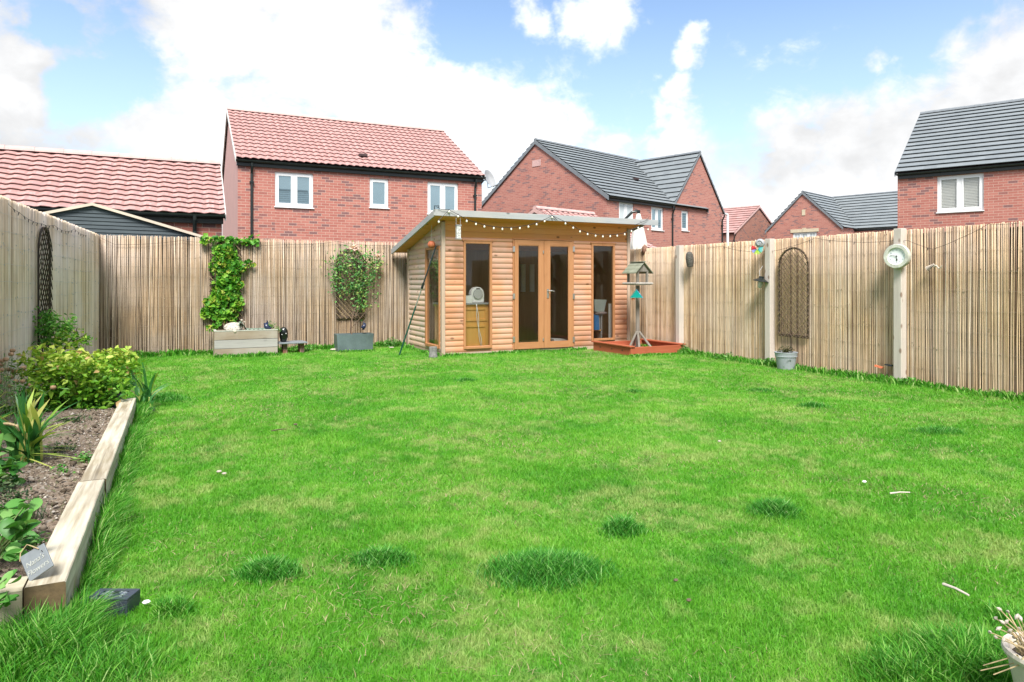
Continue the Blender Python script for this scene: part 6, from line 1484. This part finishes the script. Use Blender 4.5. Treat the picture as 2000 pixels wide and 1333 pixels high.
for u, v_, r, n, h, lab in ((765, 678, .20, 300, .12, "leafy weeds against the back fence beside the summerhouse"), (1352, 690, .12, 200, .12, "leafy weeds at the fence foot beside the sandpit corner"), (1420, 703, .22, 160, .08, "low weeds along the foot of the right fence"), (1785, 752, .12, 120, .07, "small weeds at the foot of the clock post"), (600, 688, .14, 90, .08, "weeds in front of the slate shelf"), (250, 760, .12, 160, .12, "pale weeds beyond the far sleeper end"), (1508, 715, .08, 90, .10, "weeds between the middle post and the grey pot")):
    c = onZ(u, v_, 0); c.x = min(c.x, 7.58); weed(tuple(c), r, n, M["broad"], lab, .05, h)
# plant in the grey pot
t = plant("withered_heather", "withered dark brown green plant in the grey plant pot", "plant", (GP.x, GP.y, .2)); C, d = blobpts(420, (GP.x, GP.y, .25), (.12, .12, .085), .1)
v, tr, rr = leaves(C, .028, up=.4, asp=.4); npmesh("foliage", v, tr, M["brown_leaf"], t, rr)
# planter greenery
t = plant("trailing_plant", "trailing green plant at the right end of the wooden planter", "plant", (1.35, 11.85, .4)); C = np.concatenate([blobpts(170, (1.36, 11.84, .47), (.11, .08, .09), .1)[0], blobpts(60, (1.46, 11.76, .42), (.05, .04, .07), .1)[0]])
v, tr, rr = leaves(C, .035, up=.4, asp=.3); npmesh("foliage", v, tr, M["rose"], t, rr)
# pot at the bottom right with dry stems
pc_ = (2.085, 1.00); t = thing("terracotta_pot", "pale terracotta pot of dried stalks in the bottom right corner", "plant pot", (pc_[0], pc_[1], 0))
mb = MB(); mb.lathe([(.06, 0), (.072, .05), (.10, .19), (.108, .195), (.112, .205), (.11, .215), (.098, .215), (.092, .20), (.088, .17)], (pc_[0], pc_[1], 0), 32, cap=False); mb.build("pot_body", M["pot_pale"], t, smooth=False)
mb = MB(); mb.lathe([(.001, .19), (.092, .187)], (pc_[0], pc_[1], 0), 24, cap=False); mb.build("compost", M["dark_soil"], t)
t = plant("dried_stalks", "dried straw coloured flower stalks spilling over the pale pot rim", "plant", (pc_[0], pc_[1], .2)); mb = MB(); hd = MB()
for (u, v_) in ((1952, 1190), (1968, 1195), (1944, 1208), (1958, 1216), (1965, 1215), (1933, 1235), (1945, 1245), (1950, 1228), (1985, 1205), (1993, 1208), (1915, 1310), (1920, 1300), (1940, 1318), (1960, 1250), (1972, 1232), (1980, 1245), (1990, 1228)):
    q = cf(u, 1.83 + random.uniform(-.05, .05), v_); b0 = V(pc_[0] - .06 + random.uniform(-.03, .03), pc_[1] + random.uniform(-.03, .04), .205)
    mb.tube([b0, b0.lerp(q, .45) + V(0, 0, .015), q], [.0022, .0018, .0012], 5)
    if v_ < 1260: hd = MB(); hd.lathe([(.0005, -.008), (.004, -.003), (.0045, .002), (.0005, .010)], q, 7, (random.uniform(-1, 1), random.uniform(-1, 1), .6)); hd.build('seed_head', M['shell'], t)
mb.build("stem", M["dry"], t)
C, d = blobpts(120, (pc_[0] - .075, pc_[1] + .01, .235), (.05, .05, .03), .1); v, tr, rr = leaves(C, .016, up=.5, asp=.4); npmesh("foliage", v, tr, M["thatch"], t, rr)
# sticks, stones
for u0, v0, u1, v1, r, lab in ((1842, 1141, 1892, 1163, .006, "pale bamboo stick lying on the lawn at lower right"), (1738, 964, 1777, 962, .005, "thin pale twig lying on the right side of the lawn"), (530, 842, 560, 838, .005, "small dark twig on the lawn left of centre")):
    a, b_ = onZ(u0, v0, .04), onZ(u1, v1, .045); mb = MB(); mb.tube([a, a.lerp(b_, .5) + V(0, 0, .004), b_], [r, r * .8, r * .6], 6); loose(mb, "stick", M["pot_pale"] if u0 > 1000 else M["stem"], lab, "stick")
for u, v_, s, m, lab in ((1688, 941, .012, "white", "round white pebble on the lawn right of centre"), (428, 921, .014, "shell", "pale stone on the lawn left of centre, behind its neighbour"), (438, 925, .012, "shell", "small pale stone just right of another on the left of the lawn"), (286, 1176, .012, "white", "white scrap on the grass beside the black light box"), (577, 829, .014, "soil", "dark clod of earth on the lawn left of centre"), (1320, 1133, .009, "soil", "brown crumb of earth on the lawn below the small tuft"), (1405, 862, .012, "shell", "tiny pale stone in the middle right of the lawn"), (98, 815, .022, "white", "white pebble on the soil near the dark bucket"), (1345, 1172, .009, "soil", "brown crumb of soil low on the lawn, right of centre")):
    a = onZ(u, v_, .035 if u > 240 else .12); mb = MB(); mb.ball(a, s, 8, sx=1.2, sy=.9, sz=.6); loose(mb, "pebble", M[m], lab, "pebble")
a = onZ(262, 1240, .04)
# gravel on the bed
n = 2200; yy = RNG.uniform(2.98, 6.7, n); xx = leftx(yy) + .3 + RNG.uniform(0, 1, n) ** .7 * (-.49 - leftx(yy) - .3); s = RNG.uniform(.003, .011, n) * (1 + (RNG.uniform(0, 1, n) < .06) * 1.5)
c8 = np.array([(1, 0, 0), (-1, 0, 0), (0, 1, 0), (0, -1, 0), (0, 0, .7), (0, 0, -.7)]); tr8 = np.array([(0, 2, 4), (2, 1, 4), (1, 3, 4), (3, 0, 4), (2, 0, 5), (1, 2, 5), (3, 1, 5), (0, 3, 5)])
vv = (c8[None] * (1 + RNG.normal(size=(n, 6, 1)) * .25)) * s[:, None, None] + np.stack([xx, yy, np.full(n, .128)], 1)[:, None]
o = npmesh("gravel", vv.reshape(-1, 3), (tr8[None] + (np.arange(n) * 6)[:, None, None]).reshape(-1, 3), leaf("gravel_mix", [(0, (.06, .045, .03)), (.5, (.20, .16, .12)), (.9, (.32, .28, .23)), (1, (.5, .47, .43))], 0, .9), None, np.repeat(RNG.uniform(0, 1, n), 6)); tag(o, kind="stuff")

# ================================================================== GRASS
def inlawn(x, y):
    ok = (x > np.where(y < 6.97, -.345, leftx(y) + .03)) & (x < 7.68) & (y < 12.47)
    ok |= (y < 2.79) & (x > -1.9) & (x < 7.68)
    ok &= ~((x > SX0 - .02) & (x < 7.5) & (y > SY0 - .02))
    ok &= ~((x > px0) & (x < px1) & (y > py0) & (y < py1)); ok &= ~((x > X0) & (x < X1) & (y > YP0)); ok &= ~((x > xa) & (x < xb) & (y > 11.72) & (y < 12.05))
    ok &= ~(np.hypot(x - pc_[0], y - pc_[1]) < .075); ok &= ~(np.hypot(x - GP.x, y - GP.y) < .12)
    lx, ly = onZ(222, 1196, 0).x, onZ(222, 1196, 0).y; ok &= ~(np.hypot(x - lx, y - ly) < .075)
    return ok
def sample(n, x0, x1, y0, y1, dens):
    x = RNG.uniform(x0, x1, n); y = RNG.uniform(y0, y1, n); d = np.hypot(x, y); k = RNG.uniform(0, 1, n) < dens(d, x, y)
    k &= inlawn(x, y)
    cosv = (x * S_ + y * C_) / np.maximum(d, .01); k &= cosv > .58; k &= d > .9
    return x[k], y[k], d[k]
def lowf(x, y, s=1.0, o=0): return (np.sin(x * 2.3 * s + o) * np.cos(y * 1.9 * s + 1.3 + o) + np.sin(x * 4.7 * s + y * 3.1 * s + o) * .5) / 1.5
x, y, d = sample(6000000, -1.6, 7.7, .3, 12.5, lambda d, x, y: np.minimum(1, 1.9 / (1 + (d / 2.6) ** 2)) * .62)
n = len(x); print("lawn blades", n)
hh = (.020 + .012 * RNG.uniform(0, 1, n) + .008 * lowf(x, y) + .004 * RNG.normal(size=n)) * (1 + .15 * np.minimum(d, 6) / 6); ww = .00145 * (1 + d / 3.0) * RNG.uniform(.7, 1.3, n)
a = RNG.uniform(0, 2 * np.pi, n); l = RNG.uniform(.1, 1.1, n) * hh
rnd = np.clip(RNG.uniform(0, 1, n) + .10 * lowf(x, y, .8, 2) + .22 * np.exp(-((x - 3.9) ** 2 / 7 + (y - 5) ** 2 / 14)) - .08, 0, 1)
v1 = blades(np.stack([x, y, lawnz(x, y)], 1), hh, ww, np.stack([np.cos(a) * l, np.sin(a) * l], 1), rnd, 2)
o = npmesh("lawn_grass", *v1[:2], M["grass"], None, v1[2]); tag(o, kind="stuff")
# pale thatch between the blades
x, y, d = sample(160000, -.3, 7.6, .5, 10, lambda d, x, y: np.clip(.25 + .5 * lowf(x, y, .9, 4), 0, 1)); n = len(x)
a = RNG.uniform(0, 6.28, n); v1 = blades(np.stack([x, y, np.full(n, .006)], 1), RNG.uniform(.006, .022, n), .0016 * (1 + d / 3.5), np.stack([np.cos(a), np.sin(a)], 1) * RNG.uniform(.015, .05, n)[:, None], RNG.uniform(0, 1, n), 2, .1)
o = npmesh("dry_thatch", *v1[:2], M["thatch"], None, v1[2]); tag(o, kind="stuff")
# long grass along edges
parts = []
def strip(n, xf, yf, h0, h1, lx, ly, w=.0035):
    s = RNG.uniform(0, 1, n); x, y = xf(s), yf(s); k = np.hypot(x, y) > .8; x, y = x[k], y[k]; n = len(x); d = np.hypot(x, y); h = RNG.uniform(h0, h1, n) * RNG.uniform(.6, 1, n) * np.clip(.85 + .3 * lowf(x * 2, y * 2), .4, 1.2); a = RNG.uniform(0, 6.28, n)
    lean = np.stack([lx * h * RNG.uniform(0, 1.3, n) + np.cos(a) * h * .35, ly * h * RNG.uniform(0, 1.3, n) + np.sin(a) * h * .35], 1)
    parts.append(blades(np.stack([x, y, np.zeros(n)], 1), h, w * (1 + d / 6) * RNG.uniform(.7, 1.3, n), lean, RNG.uniform(0, 1, n), 4, .4))
U = RNG.uniform
strip(12000, lambda s: -.345 + np.abs(RNG.normal(size=len(s))) * .04, lambda s: 2.75 + s * 4.3, .06, .18, .6, -.1, .0024)
strip(3000, lambda s: leftx(7 + s * 5.4) + .03 + np.abs(RNG.normal(size=len(s))) * .10, lambda s: 7 + s * 5.4, .06, .16, .3, 0, .005)
strip(5200, lambda s: -1.1 + s * 4.9, lambda s: 12.44 - np.abs(RNG.normal(size=len(s))) * .10, .05, .17, 0, -.3, .006)
strip(6500, lambda s: 7.66 - np.abs(RNG.normal(size=len(s))) * .09, lambda s: 3.3 + s * 6.9, .05, .15, -.35, 0, .005)
strip(1500, lambda s: 3.78 + s * 2.7, lambda s: 10.33 - np.abs(RNG.normal(size=len(s))) * .05, .04, .09, 0, -.2, .005)
strip(900, lambda s: 3.77 - np.abs(RNG.normal(size=len(s))) * .05, lambda s: 10.35 + s * 2, .04, .10, -.2, 0, .005)
strip(1500, lambda s: px0 - .02 - np.abs(RNG.normal(size=len(s))) * .04 + s * 1.15, lambda s: 8.99 - np.abs(RNG.normal(size=len(s))) * .04, .04, .08, 0, -.2, .005)
strip(700, lambda s: X0 + s * 1.0, lambda s: YP0 - .02 - np.abs(RNG.normal(size=len(s))) * .04, .05, .12, 0, -.2, .005)
strip(600, lambda s: xa + s * (xb - xa), lambda s: 11.67 - np.abs(RNG.normal(size=len(s))) * .03, .04, .08, 0, -.2, .005)
# bottom left and bottom right long stands
def patch(u, v_, ru, rv, n, h0, h1, lx=0, ly=0, w=.0023):
    n = int(n * 1.7)
    c = onZ(u, v_, 0); d0 = c.x * S_ + c.y * C_; sx = ru * d0 / FPX; sy = sx * rv
    q = RNG.normal(size=(n, 2)); x = c.x + q[:, 0] * sx * .5 * C_ + q[:, 1] * sy * .5 * S_; y = c.y - q[:, 0] * sx * .5 * S_ + q[:, 1] * sy * .5 * C_
    _b = onZ(240, 1215, 0); k = inlawn(x, y) & (np.hypot(x, y) > .8) & ~(np.hypot(x - _b.x, y - _b.y) < .11); x, y, q = x[k], y[k], q[k]; n = len(x); r2 = (q ** 2).sum(1); h = RNG.uniform(h0 * .6, h1, n) * np.exp(-r2 * .2) * RNG.uniform(.75, 1.1, n); a = RNG.uniform(0, 6.28, n); d = np.hypot(x, y)
    lean = np.stack([np.cos(a) * h * .5 + lx * h, np.sin(a) * h * .5 + ly * h], 1)
    kk = (r2 < 6.0) & (RNG.uniform(0, 1, n) < 1.25 - r2 * .2); parts.append(blades(np.stack([x, y, np.zeros(n)], 1)[kk], h[kk], (w * (1 + d / 6) * RNG.uniform(.7, 1.3, n))[kk], lean[kk], RNG.uniform(0, .95, n)[kk], 4, .4))
patch(60, 1290, 170, .8, 3600, .10, .19, .15, 0); patch(150, 1235, 130, .7, 1700, .09, .17, .5, .05); patch(-10, 1240, 80, 1, 900, .12, .2, .2, 0); patch(190, 1330, 170, .8, 1500, .06, .12)
patch(1900, 1310, 200, .7, 3800, .08, .15, -.2, 0); patch(1770, 1325, 120, .6, 1500, .06, .12, -.2); patch(1985, 1230, 60, 1.5, 500, .06, .11)
patch(330, 1200, 60, .8, 900, .05, .09)
o = npmesh("long_grass", *join(parts)[:2], M["grass_long"], None, join(parts)[2]); tag(o, kind="stuff")
# countable tufts on the lawn
def tuft(u, v_, ru, rv, n, h0, h1, label):
    global parts
    parts = []; patch(u, v_, ru * .92, rv, int(n * 1.25), h0 * 1.1, h1 * 1.15); v, tr, rr = parts[0]; c = onZ(u, v_, 0); c.z = 0
    t = npmesh("grass_tuft", v - np.array(c)[None], tr, M["tuft"], None, rr); t.location = c; tag(t, label, "grass tuft", "dark lush tufts on the lawn")
tuft(1070, 1125, 150, .62, 3800, .06, .115, "largest dark grass tuft in the near middle of the lawn")
tuft(525, 1125, 72, .6, 1500, .05, .095, "round dark grass tuft near the lower left of the lawn")
tuft(745, 1100, 80, .5, 1300, .045, .085, "flat dark grass tuft just left of the largest tuft")
tuft(1218, 1042, 52, .65, 1000, .05, .10, "small dark grass tuft just behind and right of the largest one")
tuft(1512, 1008, 66, .7, 1500, .055, .11, "bushy dark grass tuft right of centre on the lawn")
tuft(1830, 848, 70, .5, 700, .045, .085, "faint dark grass tuft far right near the fence")
tuft(1588, 797, 36, .5, 500, .045, .08, "little dark grass tuft in front of the clock post")
tuft(910, 746, 32, .5, 400, .035, .07, "faint grass tuft in front of the summerhouse left window")
tuft(1240, 768, 26, .5, 300, .035, .06, "tiny grass tuft in front of the sandpit")
tuft(1485, 765, 34, .5, 350, .035, .06, "tiny grass tuft in front of the grey plant pot")
tuft(325, 783, 50, .6, 700, .05, .11, "lush grass tuft beside the far end of the sleepers")
tuft(1290, 715, 30, .5, 250, .03, .05, "small grass tuft at the near corner of the sandpit")
